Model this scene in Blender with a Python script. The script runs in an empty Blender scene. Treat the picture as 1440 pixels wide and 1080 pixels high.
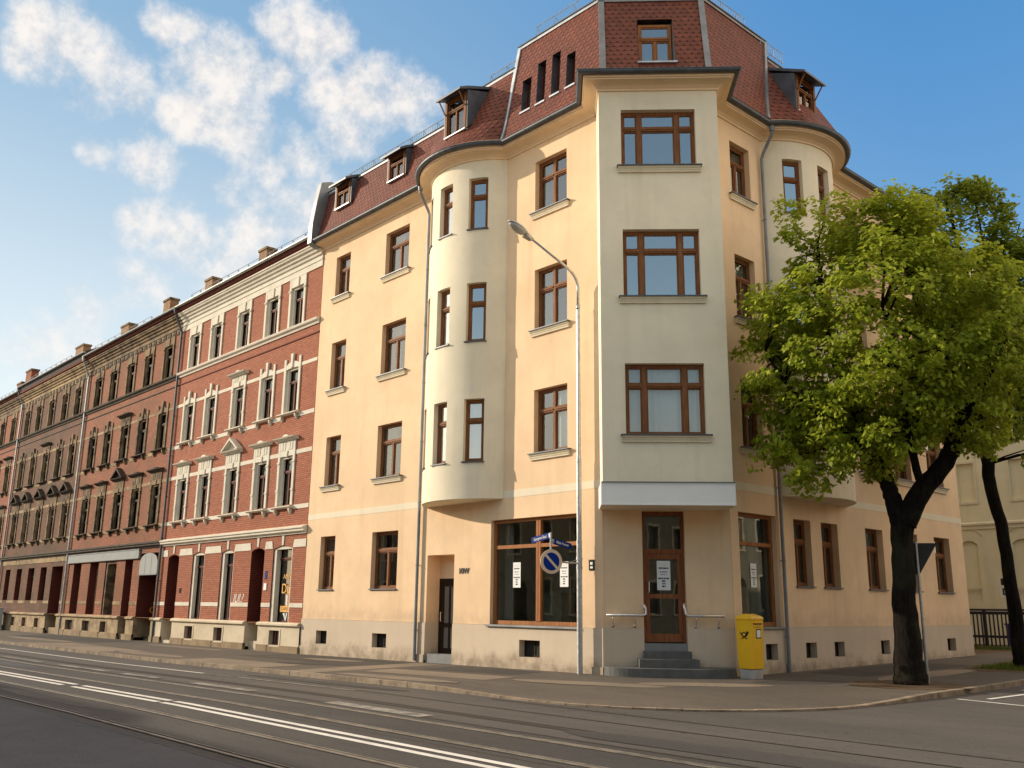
import bpy, bmesh, math, random
import numpy as np
from math import sin, cos, pi, radians, sqrt, atan2, asin

random.seed(7)
rng = np.random.default_rng(11)
scene = bpy.context.scene
COL = scene.collection
S2 = sqrt(0.5)

# ------------------------------------------------------------------ measured camera
CAM_F, CAM_PITCH, CAM_ROLL, CAM_PSI = 1318.4239, 0.2334164, 0.0115870, -0.8321056
CAM_H = 1.6

# ------------------------------------------------------------------ terrain height (pavement level)
def gz(x, y):
    z = 0.0
    if x < -16.25:
        z += max(x, -30.9) * 0.0083 + 16.25 * 0.0083
    if x < -30.9:
        z += (x + 30.9) * 0.0022
    if y > 20.3:
        z += (y - 20.3) * 0.0115
    return z

KH = 0.10          # kerb height

# ------------------------------------------------------------------ node helpers
def new_mat(name):
    m = bpy.data.materials.new(name)
    m.use_nodes = True
    nt = m.node_tree
    for n in list(nt.nodes):
        nt.nodes.remove(n)
    out = nt.nodes.new('ShaderNodeOutputMaterial')
    return m, nt, out

class NB:
    """tiny node builder"""
    def __init__(s, nt):
        s.nt = nt
    def n(s, typ, **kw):
        nd = s.nt.nodes.new(typ)
        for k, v in kw.items():
            setattr(nd, k, v)
        return nd
    def link(s, a, b):
        s.nt.links.new(a, b)
    def put(s, sock, v):
        if isinstance(v, (int, float)):
            sock.default_value = v
        elif isinstance(v, (tuple, list)):
            sock.default_value = v
        else:
            s.link(v, sock)
    def math(s, op, a, b=0.0, c=0.0, clamp=False):
        nd = s.n('ShaderNodeMath', operation=op, use_clamp=clamp)
        s.put(nd.inputs[0], a); s.put(nd.inputs[1], b); s.put(nd.inputs[2], c)
        return nd.outputs[0]
    def mix(s, f, a, b, mode='MIX'):
        nd = s.n('ShaderNodeMix', data_type='RGBA', blend_type=mode)
        s.put(nd.inputs[0], f); s.put(nd.inputs[6], a); s.put(nd.inputs[7], b)
        return nd.outputs[2]
    def ramp(s, v, lo, hi, a=0.0, b=1.0):
        nd = s.n('ShaderNodeMapRange', interpolation_type='SMOOTHSTEP')
        s.put(nd.inputs[0], v); nd.inputs[1].default_value = lo; nd.inputs[2].default_value = hi
        nd.inputs[3].default_value = a; nd.inputs[4].default_value = b
        return nd.outputs[0]
    def coord(s, kind='Object'):
        return s.n('ShaderNodeTexCoord').outputs[kind]
    def mapv(s, v, scale=(1, 1, 1), loc=(0, 0, 0)):
        nd = s.n('ShaderNodeMapping')
        s.link(v, nd.inputs[0]); nd.inputs[1].default_value = loc; nd.inputs[3].default_value = scale
        return nd.outputs[0]
    def noise(s, v, scale, detail=4, rough=0.55):
        nd = s.n('ShaderNodeTexNoise')
        s.link(v, nd.inputs['Vector']); nd.inputs['Scale'].default_value = scale
        nd.inputs['Detail'].default_value = detail; nd.inputs['Roughness'].default_value = rough
        return nd.outputs['Fac']
    def bump(s, h, strength, dist=0.01, normal=None):
        nd = s.n('ShaderNodeBump')
        nd.inputs['Strength'].default_value = strength; nd.inputs['Distance'].default_value = dist
        s.link(h, nd.inputs['Height'])
        if normal is not None:
            s.link(normal, nd.inputs['Normal'])
        return nd.outputs[0]
    def sep(s, v):
        nd = s.n('ShaderNodeSeparateXYZ'); s.link(v, nd.inputs[0]); return nd.outputs
    def comb(s, x, y, z=0.0):
        nd = s.n('ShaderNodeCombineXYZ')
        s.put(nd.inputs[0], x); s.put(nd.inputs[1], y); s.put(nd.inputs[2], z)
        return nd.outputs[0]
    def bsdf(s, out, col, rough, normal=None, metallic=0.0, spec=0.3):
        b = s.n('ShaderNodeBsdfPrincipled')
        s.put(b.inputs['Base Color'], col); s.put(b.inputs['Roughness'], rough)
        b.inputs['Metallic'].default_value = metallic
        b.inputs['Specular IOR Level'].default_value = spec
        if normal is not None:
            s.link(normal, b.inputs['Normal'])
        s.link(b.outputs[0], out.inputs[0])
        return b

def c4(c):
    return (c[0], c[1], c[2], 1.0)
def mulc(c, k):
    return (min(c[0] * k, 1), min(c[1] * k, 1), min(c[2] * k, 1), 1.0)

def m_plaster(name, col, var=0.10, grain=0.35, rough=0.9, streak=0.12, dirt=None, dirt_z=None):
    m, nt, out = new_mat(name); b = NB(nt); v = b.coord()
    big = b.noise(v, 0.45, 5, 0.6)
    mid = b.noise(v, 2.6, 5, 0.65)
    st = b.noise(b.mapv(v, (2.2, 2.2, 0.16)), 1.0, 5, 0.6)
    c = b.mix(b.ramp(big, 0.3, 0.7), mulc(col, 1 - var), mulc(col, 1 + var * 0.5))
    c = b.mix(b.ramp(mid, 0.42, 0.72, 0, 0.35), c, mulc(col, 1 - var * 1.6))
    c = b.mix(b.ramp(st, 0.5, 0.78, 0, streak * 2), c, mulc((col[0] * .86, col[1] * .82, col[2] * .76), 0.8))
    if dirt is not None:
        z = b.sep(v)[2]
        dz = b.math('ADD', z, b.math('MULTIPLY', b.noise(b.mapv(v, (1.3, 1.3, .7)), 1.5, 5, 0.65), -0.9))
        f = b.math('MULTIPLY', b.ramp(dz, dirt_z, dirt_z - 0.45), b.ramp(b.noise(v, 3.1, 5), .3, .7, .3, 1.0))
        c = b.mix(b.math('MULTIPLY', f, 0.75), c, c4(dirt))
    fine = b.noise(v, 55, 3, 0.6)
    bp = b.bump(b.math('ADD', fine, b.math('MULTIPLY', mid, 1.2)), grain, 0.006)
    b.bsdf(out, c, rough, bp, spec=0.2)
    return m

def m_brick(name, c1, c2, mortar, soot=None, soot_amt=0.0):
    m, nt, out = new_mat(name); b = NB(nt); v = b.coord()
    s = b.sep(v)
    uv = b.comb(b.math('ADD', s[0], s[1]), s[2])
    t = b.n('ShaderNodeTexBrick')
    b.link(uv, t.inputs['Vector'])
    t.inputs['Scale'].default_value = 1.0
    t.inputs['Brick Width'].default_value = 0.25
    t.inputs['Row Height'].default_value = 0.077
    t.inputs['Mortar Size'].default_value = 0.011
    t.inputs['Mortar Smooth'].default_value = 0.2
    t.inputs['Bias'].default_value = 0.0
    t.inputs['Color1'].default_value = c4(c1); t.inputs['Color2'].default_value = c4(c2)
    t.inputs['Mortar'].default_value = c4(mortar)
    big = b.noise(v, 0.7, 6, 0.62)
    c = b.mix(b.ramp(big, 0.35, 0.7, 0, 0.45), t.outputs['Color'], mulc(c1, 0.62))
    st = b.noise(b.mapv(v, (3.0, 3.0, 0.35)), 1.3, 5, 0.65)
    c = b.mix(b.ramp(st, 0.52, 0.75, 0, 0.4), c, mulc(c1, 0.72))
    if soot is not None:
        sn = b.noise(b.mapv(v, (1, 1, 1.4), (3, 1, 0)), 0.42, 7, 0.66)
        c = b.mix(b.ramp(sn, 0.40, 0.62, 0, soot_amt), c, c4(soot))
    bp = b.bump(b.math('SUBTRACT', 1.0, t.outputs['Fac']), 0.9, 0.012)
    b.bsdf(out, c, 0.85, bp, spec=0.2)
    return m

def m_stone(name, col, dark, amt=0.5, scale=1.1):
    m, nt, out = new_mat(name); b = NB(nt); v = b.coord()
    n1 = b.noise(v, scale, 7, 0.68)
    n2 = b.noise(b.mapv(v, (4, 4, 1.0)), 1.4, 5, 0.65)
    c = b.mix(b.ramp(n1, 0.38, 0.66, 0, amt), c4(col), c4(dark))
    c = b.mix(b.ramp(n2, 0.5, 0.8, 0, amt * 0.8), c, c4(dark))
    fine = b.noise(v, 40, 4, 0.6)
    b.bsdf(out, c, 0.88, b.bump(fine, 0.35, 0.006), spec=0.2)
    return m

def m_plain(name, col, rough=0.5, metallic=0.0, spec=0.4, var=0.12, nscale=6.0, bump=0.05):
    m, nt, out = new_mat(name); b = NB(nt); v = b.coord()
    n1 = b.noise(v, nscale, 5, 0.6)
    c = b.mix(b.ramp(n1, 0.3, 0.7), mulc(col, 1 - var), mulc(col, 1 + var))
    r = b.math('ADD', b.math('MULTIPLY', n1, 0.2), rough - 0.1)
    b.bsdf(out, c, r, b.bump(b.noise(v, nscale * 6, 3), bump, 0.004), metallic, spec)
    return m

def m_wood(name, col, rough=0.62):
    m, nt, out = new_mat(name); b = NB(nt); v = b.coord()
    n1 = b.noise(b.mapv(v, (14, 14, 1.4)), 2.0, 5, 0.6)
    n2 = b.noise(v, 1.2, 3)
    c = b.mix(b.ramp(n1, 0.3, 0.7), mulc(col, 0.68), mulc(col, 1.22))
    c = b.mix(b.ramp(n2, .35, .65, 0, .35), c, mulc(col, 0.8))
    b.bsdf(out, c, rough, b.bump(n1, 0.12, 0.003), spec=0.12)
    return m

def m_tiles(name, col, w=0.20, h=0.165):
    """rounded beaver-tail tiles in rows, laid along the face's own (u, slope) coordinates"""
    m, nt, out = new_mat(name); b = NB(nt)
    uv = b.n('ShaderNodeUVMap').outputs[0]
    s = b.sep(uv)
    wob = b.noise(b.coord(), 1.7, 3)
    v = b.math('DIVIDE', b.math('ADD', s[1], b.math('MULTIPLY', wob, 0.03)), h)
    row = b.math('FLOOR', v); fy = b.math('FRACT', v)
    off = b.math('MULTIPLY', b.math('MODULO', b.math('ABSOLUTE', row), 2.0), 0.5)
    u = b.math('ADD', b.math('DIVIDE', s[0], w), off)
    colm = b.math('FLOOR', u)
    fx = b.math('SUBTRACT', b.math('FRACT', u), 0.5)
    ax = b.math('MULTIPLY', b.math('ABSOLUTE', fx), 2.0)
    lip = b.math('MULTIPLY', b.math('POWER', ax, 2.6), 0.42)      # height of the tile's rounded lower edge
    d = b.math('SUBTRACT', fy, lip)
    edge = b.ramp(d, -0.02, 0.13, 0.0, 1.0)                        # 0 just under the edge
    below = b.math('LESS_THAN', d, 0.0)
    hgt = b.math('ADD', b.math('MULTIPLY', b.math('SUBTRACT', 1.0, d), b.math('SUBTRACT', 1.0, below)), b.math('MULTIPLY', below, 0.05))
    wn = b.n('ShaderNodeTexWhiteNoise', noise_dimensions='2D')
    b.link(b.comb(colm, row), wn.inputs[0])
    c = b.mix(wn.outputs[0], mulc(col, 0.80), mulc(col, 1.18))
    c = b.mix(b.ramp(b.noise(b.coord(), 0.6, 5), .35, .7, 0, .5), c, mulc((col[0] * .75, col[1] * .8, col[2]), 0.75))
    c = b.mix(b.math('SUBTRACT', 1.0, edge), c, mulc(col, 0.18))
    bp = b.bump(hgt, 1.0, 0.035)
    b.bsdf(out, c, 0.7, bp, spec=0.25)
    return m

def m_asphalt(name, col, var=0.25, rough=0.82, cracks=True, patch=0.35, scl=1.0, stretch=None):
    m, nt, out = new_mat(name); b = NB(nt); v = b.coord()
    vs = b.mapv(v, stretch) if stretch else v
    big = b.noise(vs, 0.28 * scl, 6, 0.62)
    mid = b.noise(vs, 1.7 * scl, 6, 0.65)
    fine = b.math('ADD', b.math('MULTIPLY', b.noise(v, 70, 3, 0.7), .5), b.math('MULTIPLY', b.noise(v, 23, 4, .7), .5))
    c = b.mix(b.ramp(big, 0.34, 0.66), mulc(col, 1 - var), mulc((col[0] * 1.04, col[1], col[2] * .94), 1 + var))
    c = b.mix(b.ramp(mid, 0.45, 0.75, 0, patch), c, mulc(col, 0.6))
    c = b.mix(b.ramp(fine, 0.42, 0.66, 0, 0.6), c, mulc(col, 1.75))
    c = b.mix(b.ramp(fine, 0.50, 0.34, 0, 0.5), c, mulc(col, 0.55))
    h = b.math('MULTIPLY', fine, 0.6)
    if cracks:
        vo = b.n('ShaderNodeTexVoronoi', feature='DISTANCE_TO_EDGE')
        b.link(b.mapv(v, (.32, .5, 1)), vo.inputs['Vector'])
        wv = b.n('ShaderNodeVectorMath', operation='ADD')
        b.link(b.mapv(v, (.32, .5, 1)), wv.inputs[0])
        ns = b.n('ShaderNodeTexNoise'); b.link(v, ns.inputs['Vector']); ns.inputs['Scale'].default_value = 1.4
        sc = b.n('ShaderNodeVectorMath', operation='SCALE'); b.link(ns.outputs['Color'], sc.inputs[0]); sc.inputs['Scale'].default_value = 0.35
        b.link(sc.outputs[0], wv.inputs[1]); b.link(wv.outputs[0], vo.inputs['Vector'])
        ck = b.math('MULTIPLY', b.ramp(vo.outputs['Distance'], 0.012, 0.0), b.ramp(b.noise(v, .6, 3), .45, .6))
        c = b.mix(b.math('MULTIPLY', ck, 0.75), c, mulc(col, 0.3))
    b.bsdf(out, c, b.math('ADD', b.math('MULTIPLY', mid, 0.25), rough - 0.12), b.bump(h, 0.5, 0.008), spec=0.25)
    return m

def m_glass(name, refl=0.12, tint=(0.75, 0.8, 0.78), gloss=(1, 1, 1)):
    m, nt, out = new_mat(name); b = NB(nt); v = b.coord()
    tr = b.n('ShaderNodeBsdfTransparent'); tr.inputs[0].default_value = c4(tint)
    gl = b.n('ShaderNodeBsdfGlossy'); gl.inputs['Color'].default_value = c4(gloss); gl.inputs['Roughness'].default_value = 0.015
    nm = b.bump(b.noise(v, 1.6, 2), 0.03, 0.02)
    b.link(nm, gl.inputs['Normal'])
    fr = b.n('ShaderNodeLayerWeight'); fr.inputs[0].default_value = 0.5
    f = b.math('ADD', b.math('MULTIPLY', b.math('POWER', fr.outputs['Facing'], 5.0), 0.85), refl + .065, clamp=True)
    mx = b.n('ShaderNodeMixShader'); b.put(mx.inputs[0], f)
    b.link(tr.outputs[0], mx.inputs[1]); b.link(gl.outputs[0], mx.inputs[2])
    b.link(mx.outputs[0], out.inputs[0])
    return m

def m_leaf(name, a, bcol, trans=0.45):
    m, nt, out = new_mat(name); b = NB(nt); v = b.coord()
    g = b.n('ShaderNodeNewGeometry')
    f = b.math('ADD', b.math('MULTIPLY', g.outputs['Random Per Island'], 0.75), b.math('MULTIPLY', b.ramp(b.noise(v, .9, 3), .3, .7), 0.3), clamp=True)
    c = b.mix(f, c4(a), c4(bcol))
    c = b.mix(b.ramp(b.noise(v, 1.6, 4, .65), .42, .64, 0, .5), c, mulc(a, .7))
    p = b.n('ShaderNodeBsdfPrincipled'); b.link(c, p.inputs['Base Color']); p.inputs['Roughness'].default_value = 0.5
    p.inputs['Specular IOR Level'].default_value = 0.25
    t = b.n('ShaderNodeBsdfTranslucent'); b.link(b.mix(0.5, c, (.36, .42, .05, 1), 'MIX'), t.inputs[0])
    mx = b.n('ShaderNodeMixShader'); mx.inputs[0].default_value = trans
    b.link(p.outputs[0], mx.inputs[1]); b.link(t.outputs[0], mx.inputs[2]); b.link(mx.outputs[0], out.inputs[0])
    return m

def m_bark(name, col):
    m, nt, out = new_mat(name); b = NB(nt); v = b.coord()
    n1 = b.noise(b.mapv(v, (9, 9, 1.6)), 1.6, 7, 0.7)
    c = b.mix(b.ramp(n1, 0.3, 0.7), mulc(col, 0.45), mulc(col, 1.5))
    c = b.mix(b.ramp(b.noise(v, 1.3, 4), .5, .7, 0, .35), c, (.05, .055, .025, 1))
    b.bsdf(out, c, 0.95, b.bump(n1, 1.0, 0.05), spec=0.1)
    return m

M = {}
YEL = (0.82, 0.592, 0.372)
CRM = (0.83, 0.735, 0.555)
M['yellow'] = m_plaster('yellow_plaster', YEL, 0.10, 0.35, streak=0.16, dirt=(.58, .42, .28), dirt_z=1.2)
M['cream'] = m_plaster('cream_plaster', CRM, 0.085, 0.3, streak=0.16)
M['plinth'] = m_plaster('plinth_plaster', (0.60, 0.495, 0.375), 0.08, 0.4, streak=0.10, dirt=(0.17, 0.125, 0.08), dirt_z=0.02)
M['eave'] = m_plaster('eave_plaster', (0.82, 0.625, 0.425), 0.06, 0.2, streak=0.15)
M['band'] = m_plaster('pale_band_plaster', (0.78, 0.69, 0.52), 0.05, 0.25)
M['sillstone'] = m_plaster('cream_sill_plaster', (0.72, 0.62, 0.45), 0.10, 0.2, streak=0.25)
M['room'] = m_plain('dark_room', (0.045, 0.042, 0.036), 0.9, spec=0.1, var=0.4, nscale=1.2)
M['shoproom'] = m_plain('shop_interior', (0.12, 0.12, 0.09), 0.9, spec=0.1, var=0.5, nscale=0.8)
M['wood'] = m_wood('brown_wood', (0.235, 0.098, 0.040))
M['woodshop'] = m_wood('orange_brown_wood', (0.36, 0.15, 0.055))
M['wooddoor'] = m_wood('red_brown_wood', (0.26, 0.095, 0.04))
M['wooddark'] = m_wood('dark_wood', (0.035, 0.02, 0.012))
M['woodred'] = m_wood('dark_red_wood', (0.13, 0.035, 0.022))
M['zinc'] = m_plain('zinc', (0.21, 0.225, 0.235), 0.5, 0.35, 0.5, 0.18, 2.5)
M['zincdark'] = m_plain('dark_zinc', (0.075, 0.085, 0.10), 0.5, 0.2, 0.5, 0.25, 2.5)
M['flash'] = m_plain('pale_flashing', (0.52, 0.54, 0.55), 0.45, 0.4, 0.5, 0.15, 3.0)
M['galv'] = m_plain('galvanised_steel', (0.46, 0.47, 0.47), 0.4, 0.7, 0.5, 0.16, 9.0)
M['steel'] = m_plain('brushed_steel', (0.60, 0.60, 0.58), 0.3, 0.9, 0.5, 0.1, 12.0)
M['rail'] = m_plain('worn_rail_steel', (0.19, 0.172, 0.15), 0.5, 0.3, 0.5, 0.3, 5.0)
M['groove'] = m_plain('dark_groove', (0.016, 0.014, 0.012), 0.9, spec=0.1)
M['tiles'] = m_tiles('red_roof_tiles', (0.170, 0.046, 0.026))
M['rooftar'] = m_plain('roof_felt', (0.06, 0.058, 0.056), 0.85, var=0.3, nscale=1.0)
M['white'] = m_plain('white_board', (0.82, 0.80, 0.765), 0.4, spec=0.4, var=0.03, nscale=1.0)
M['opp1'] = m_plaster('opposite_beige', (.30, .25, .18), .1)
M['opp2'] = m_plaster('opposite_sage', (.27, .26, .19), .1)
M['paper'] = m_plain('white_paper', (0.80, 0.80, 0.78), 0.8, spec=0.1, var=0.03)
M['ink'] = m_plain('black_ink', (0.02, 0.02, 0.022), 0.6)
M['curtain'] = m_plain('grey_curtain', (0.20, 0.19, 0.17), 0.9, spec=0.05, var=0.12, nscale=2.0)
M['curtainw'] = m_plain('white_curtain', (0.50, 0.53, 0.55), 0.9, spec=0.05, var=0.06, nscale=2.0)
M['glass'] = m_glass('window_glass', 0.07)
M['glassdim'] = m_glass('old_window_glass', 0.06, (.62, .64, .62))
M['glassshop'] = m_glass('shop_glass', 0.05, (.72, .78, .74))
M['glassblue'] = m_glass('sky_reflecting_glass', 0.34)
M['step'] = m_stone('dark_granite', (0.13, 0.13, 0.125), (0.07, 0.07, 0.068), 0.5, 3.0)
M['riser'] = m_stone('grey_granite', (0.24, 0.24, 0.24), (0.15, 0.15, 0.15), 0.4, 3.0)
M['yellowpaint'] = m_plain('postal_yellow_paint', (0.80, 0.46, 0.006), 0.35, spec=0.5, var=0.05, nscale=2.0, bump=0.02)
M['conc'] = m_stone('pale_concrete', (0.40, 0.39, 0.37), (0.25, 0.24, 0.22), 0.5, 2.0)
M['black'] = m_plain('black_paint', (0.012, 0.012, 0.014), 0.4)
M['blue'] = m_plain('sign_blue', (0.002, 0.026, 0.20), 0.6, 0.0, 0.1, var=0.05)
M['signback'] = m_plain('grey_sign_back', (0.045, 0.045, 0.042), 0.9, 0.0, 0.05, var=0.1)
M['signrim'] = m_plain('sign_white_rim', (0.66, 0.50, 0.35), 0.5, var=0.05)
M['diffuser'] = m_plain('lamp_bowl', (0.42, 0.40, 0.36), 0.3, spec=0.5, var=0.15)
M['bark'] = m_bark('dark_bark', (0.013, 0.010, 0.008))
M['leaf'] = m_leaf('fresh_leaf', (0.190, 0.265, 0.015), (0.520, 0.550, 0.045), 0.54)
M['leaf2'] = m_leaf('olive_leaf', (0.110, 0.170, 0.014), (0.280, 0.330, 0.026), 0.48)
M['road'] = m_asphalt('road_asphalt', (0.072, 0.067, 0.064), 0.22, stretch=(0.35, 1.2, 1))
M['bed'] = m_asphalt('track_asphalt', (0.047, 0.0455, 0.0455), 0.24, stretch=(0.3, 1.3, 1))
M['lane'] = m_asphalt('smooth_bluish_asphalt', (0.050, 0.053, 0.064), 0.16, 0.8, cracks=False, patch=0.2)  # darker and bluer than the road asphalt, without cracks
M['pave'] = m_asphalt('pavement_asphalt', (0.090, 0.078, 0.066), 0.22, stretch=(0.5, 1.0, 1))
M['paveA'] = m_asphalt('sun_dapple_repair_asphalt', (0.185, 0.152, 0.118), 0.2, patch=0.25)  # pale tone painting sunlit dapples, also used for the trench strip
M['paveB'] = m_asphalt('shade_dapple_asphalt', (0.052, 0.047, 0.043), 0.2, patch=0.25)  # dark tone painting shaded dapples on the pavement
M['kerb'] = m_stone('granite_kerb', (0.30, 0.24, 0.175), (0.12, 0.095, 0.07), 0.75, 2.6)
M['paint'] = m_stone('worn_white_paint', (0.66, 0.65, 0.62), (0.30, 0.28, 0.26), 0.35, 2.5)
M['paintworn'] = m_stone('very_worn_paint', (0.30, 0.28, 0.25), (0.115, 0.106, 0.098), 1.0, 2.6)
M['seam'] = m_plain('tar_seam', (0.022, 0.02, 0.018), 0.6, var=0.3)
M['soil'] = m_stone('bare_soil', (0.115, 0.075, 0.042), (0.05, 0.035, 0.02), 0.7, 2.5)
M['grass'] = m_leaf('grass_blades', (0.035, 0.075, 0.010), (0.085, 0.13, 0.014), 0.3)
M['sandwall'] = m_plaster('sage_plaster', (0.74, 0.68, 0.47), 0.08, 0.3, streak=0.15)
M['sandtrim'] = m_plaster('sage_trim', (0.70, 0.63, 0.45), 0.08, 0.3)
M['fence'] = m_plain('dark_fence_paint', (0.022, 0.024, 0.045), 0.5, var=0.2)
M['bluebin'] = m_plain('blue_plastic', (0.012, 0.035, 0.26), 0.45)
M['cabinet'] = m_plain('pale_cabinet_paint', (0.42, 0.46, 0.46), 0.5, var=0.1)
# red brick houses
M['br1'] = m_brick('clean_red_brick', (0.470, 0.165, 0.088), (0.350, 0.112, 0.060), (0.20, 0.082, 0.052))
M['br2'] = m_brick('weathered_red_brick', (0.420, 0.150, 0.078), (0.310, 0.105, 0.056), (0.17, 0.075, 0.045), (0.16, 0.080, 0.042), 0.6)
M['br3'] = m_brick('sooty_brown_brick', (0.225, 0.098, 0.056), (0.160, 0.072, 0.042), (0.09, 0.048, 0.03), (0.080, 0.050, 0.030), 0.8)
M['br4'] = m_brick('orange_red_brick', (0.420, 0.130, 0.064), (0.320, 0.095, 0.050), (0.18, 0.075, 0.045), (0.14, 0.06, 0.035), 0.35)
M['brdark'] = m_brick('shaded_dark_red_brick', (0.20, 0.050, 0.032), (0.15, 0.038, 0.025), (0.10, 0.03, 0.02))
M['tr1'] = m_stone('white_painted_trim', (0.70, 0.645, 0.530), (0.48, 0.43, 0.34), 0.35, 1.5)
M['tr2'] = m_stone('sooty_sandstone', (0.27, 0.185, 0.105), (0.055, 0.040, 0.028), 0.95, 1.7)
M['tr3'] = m_stone('ochre_sandstone', (0.40, 0.285, 0.155), (0.11, 0.072, 0.042), 0.8, 1.6)
M['hood2'] = m_stone('blackened_sandstone', (0.085, 0.066, 0.048), (0.030, 0.025, 0.02), 0.8, 2.2)
M['pl1'] = m_stone('cream_plinth', (0.62, 0.535, 0.395), (0.42, 0.34, 0.23), 0.45, 1.2)
M['pl2'] = m_stone('stained_plinth', (0.42, 0.315, 0.19), (0.16, 0.115, 0.07), 0.8, 1.4)
M['plbase'] = m_stone('plinth_foot', (0.30, 0.225, 0.135), (0.17, 0.12, 0.075), 0.7, 1.6)
M['chim'] = m_brick('chimney_brick', (0.42, 0.24, 0.12), (0.30, 0.15, 0.08), (0.25, 0.17, 0.1))
M['frieze'] = m_stone('faded_sheet', (0.34, 0.355, 0.35), (0.30, 0.30, 0.28), 0.5, 1.3)
M['greyboard'] = m_stone('grey_board', (0.36, 0.365, 0.355), (0.28, 0.28, 0.27), 0.4, 0.9)
M['orange'] = m_plain('orange_lettering', (0.75, 0.36, 0.03), 0.5)
M['graf'] = m_plain('spray_white', (0.72, 0.70, 0.66), 0.7)

# ------------------------------------------------------------------ mesh builder
from mathutils import Matrix, Vector
def set_parent(o, parent):
    o.parent = parent
    if parent.type == 'EMPTY':
        o.matrix_parent_inverse = Matrix.Translation(-parent.location)

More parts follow.
